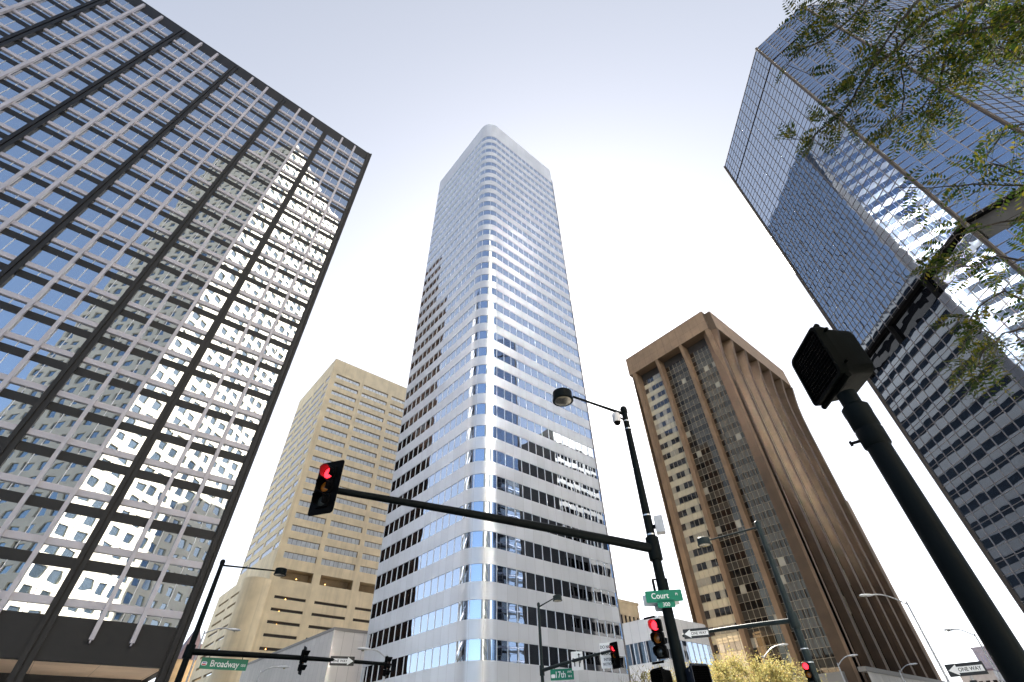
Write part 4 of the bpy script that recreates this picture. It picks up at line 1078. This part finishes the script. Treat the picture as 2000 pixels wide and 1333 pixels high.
street_tree('sparse tree with few brown leaves under the 17th sign', at(41.8, 44, 0), 5.9, 2.8, M['leaf_sparse'], 650, 8, clumps=26, leaf=.15, twigs=4)
street_tree('thin leafless tree low before the tallest tower base', at(38.6, 42, 0), 5.75, 2.4, M['leaf_sparse'], 500, 9, clumps=24, leaf=.15, twigs=4)
street_tree('small green yellow tree beneath the far right ONE WAY sign', at(11.4, 76, 0), 5.6, 1.7, M['leaf_green'], 1500, 10, clumps=18, leaf=.25)
street_tree('round green yellow tree beside the foreground post base', at(9.7, 72, 0), 5.7, 1.5, M['leaf_green'], 1300, 11, clumps=18, leaf=.25)

def locust():
    """honey locust whose limbs hang into the upper right; trunk stands on the pavement outside the frame"""
    rng = random.Random(21)
    T = thing('locust_tree', 'leafy dark locust branches overhanging the upper right corner', 'tree', (4.6, -4.4, 0))
    wood = MB(); base = Vector((4.6, -4.4, 0))
    fork = base + Vector((-.2, .3, 3.6)); hub = px(2190, -40, 6.6)
    hub2 = px(2250, 480, 6.0)
    wood.tube([base, base+Vector((.05, .1, 1.8)), fork], [.17, .14, .12], 12)
    wood.tube([fork, fork.lerp(hub, .5)+Vector((.1, -.2, .3)), hub], [.10, .075, .05], 10)
    wood.tube([fork, fork.lerp(hub2, .5), hub2], [.08, .06, .04], 10)
    B = []   # branches: pixel path with distances, radius, leaf density
    def br(pts, r, dens, start=None):
        P = ([start] if start is not None else []) + [px(x, y, d) for x, y, d in pts]
        Q = []
        for a, b in zip(P, P[1:]):
            for k in range(3): Q.append(a.lerp(b, k/3) + rv(rng)*.008)
        Q.append(P[-1]); n = len(Q)
        wood.tube(Q, [r*(1-.8*i/(n-1))+.0016 for i in range(n)], 6); B.append((Q, dens))
    br([(2040, -60, 6.3), (1960, -30, 6.1), (1879, 7, 5.9), (1802, 45, 5.8), (1755, 94, 5.7), (1697, 137, 5.6), (1665, 193, 5.5), (1640, 227, 5.45), (1600, 256, 5.4), (1575, 285, 5.4)], .020, .9, hub)
    br([(2000, -70, 6.0), (1850, -50, 5.7), (1793, 0, 5.6), (1755, 47, 5.5), (1726, 90, 5.4), (1690, 150, 5.35), (1655, 205, 5.3)], .016, .9, hub)
    br([(1850, -90, 6.0), (1750, -60, 5.7), (1694, 0, 5.6), (1665, 36, 5.5), (1600, 83, 5.4), (1562, 100, 5.4), (1535, 130, 5.4)], .013, .9, hub)
    br([(2050, 0, 5.9), (1940, -10, 5.7), (1897, 20, 5.6), (1865, 74, 5.5), (1843, 130, 5.4), (1834, 166, 5.4), (1809, 200, 5.3), (1796, 225, 5.3)], .014, 1.0, hub)
    br([(1748, 74, 5.5), (1760, 126, 5.4), (1766, 180, 5.4), (1762, 216, 5.3), (1735, 241, 5.3)], .008, .9, px(1775, 60, 5.55))
    br([(2060, 10, 5.8), (1985, 20, 5.6), (1935, 50, 5.5), (1933, 99, 5.4), (1950, 130, 5.4)], .010, 1.0, hub)
    br([(2080, 60, 5.6), (1990, 45, 5.4), (1900, 60, 5.3), (1830, 85, 5.3), (1780, 110, 5.3)], .012, 1.1, hub)
    br([(2100, 150, 5.5), (2010, 110, 5.3), (1950, 90, 5.3)], .010, 1.3, hub)
    br([(2100, 280, 5.4), (2010, 240, 5.2), (1965, 250, 5.2), (1930, 300, 5.1)], .010, .8, hub2)
    br([(2080, 330, 5.2), (2000, 340, 5.1), (1940, 320, 5.1), (1890, 330, 5.0)], .010, 1.0, hub2)
    br([(2080, 370, 5.2), (2000, 362, 5.0), (1900, 362, 5.0), (1820, 368, 4.95), (1750, 367, 4.95)], .007, .5, hub2)
    br([(2080, 430, 5.1), (2000, 430, 5.0), (1930, 440, 4.9), (1870, 460, 4.9), (1830, 500, 4.9)], .010, .9, hub2)
    br([(2090, 520, 5.0), (2010, 510, 4.8), (1950, 500, 4.8), (1900, 520, 4.8), (1840, 520, 4.8)], .009, .9, hub2)
    br([(2090, 600, 4.9), (2010, 590, 4.8), (1960, 570, 4.7), (1910, 600, 4.7), (1890, 640, 4.7)], .009, .9, hub2)
    br([(2090, 690, 4.8), (2010, 640, 4.7), (1960, 650, 4.7), (1920, 690, 4.6), (1905, 720, 4.6)], .009, .9, hub2)
    br([(1700, -40, 5.6), (1640, -20, 5.6), (1600, 0, 5.5), (1560, 20, 5.5)], .008, .6, px(1850, -60, 5.8))
    leaves = MB()
    def frond(p, d):
        L = rng.uniform(.15, .25); n = rng.randint(7, 10)
        d = d.normalized(); side = d.cross(Vector((0, 0, 1)) + rv(rng)*.6).normalized(); nr = side.cross(d).normalized()
        sag = Vector((0, 0, -1))*L*.25
        pts = [p + d*L*(i/n) + sag*(i/n)**2 for i in range(n+1)]
        wood.tube([pts[0], pts[n//2], pts[-1]], [.002, .0016, .001], 3, cap=False)
        for i in range(1, n+1):
            for s_ in (-1, 1):
                ll = .050*math.sin(math.pi*(.18+.72*i/n))*rng.uniform(.85, 1.1)
                ax = (side*s_ + d*.35 + rv(rng)*.12)
                leaf_quad(leaves, pts[i] + ax*ll*.55, ll, ll*.40, ax, nr + rv(rng)*.25)
    for Q, dens in B:
        n = len(Q)
        for i in range(3, n):
            t = (Q[i]-Q[i-1]).normalized(); f = .45 + .75*i/n
            for k in range(int(dens*f*1.85 + rng.random())):
                v = rv(rng); v = (t*.5 + v*.8 + Vector((0, 0, -.25))).normalized()
                p = Q[i-1].lerp(Q[i], rng.random())
                if rng.random() < .55:
                    e = p + v*rng.uniform(.08, .30); wood.tube([p, e], [.003, .0016], 4, cap=False)
                    for _ in range(rng.randint(2, 4)): frond(p.lerp(e, rng.uniform(.5, 1)), (v + rv(rng)*.8).normalized())
                else: frond(p, v)
    # thick clump in the corner
    for i in range(75):
        x = rng.gauss(1965, 45); y = rng.gauss(55, 50); p = px(x, y, rng.uniform(5.2, 6.2)); frond(p, rv(rng))
    wood.build('limbs', M['bark'], T, smooth=True, uv=False); leaves.build('crown', M['leaf_near'], T, uv=False)
locust()
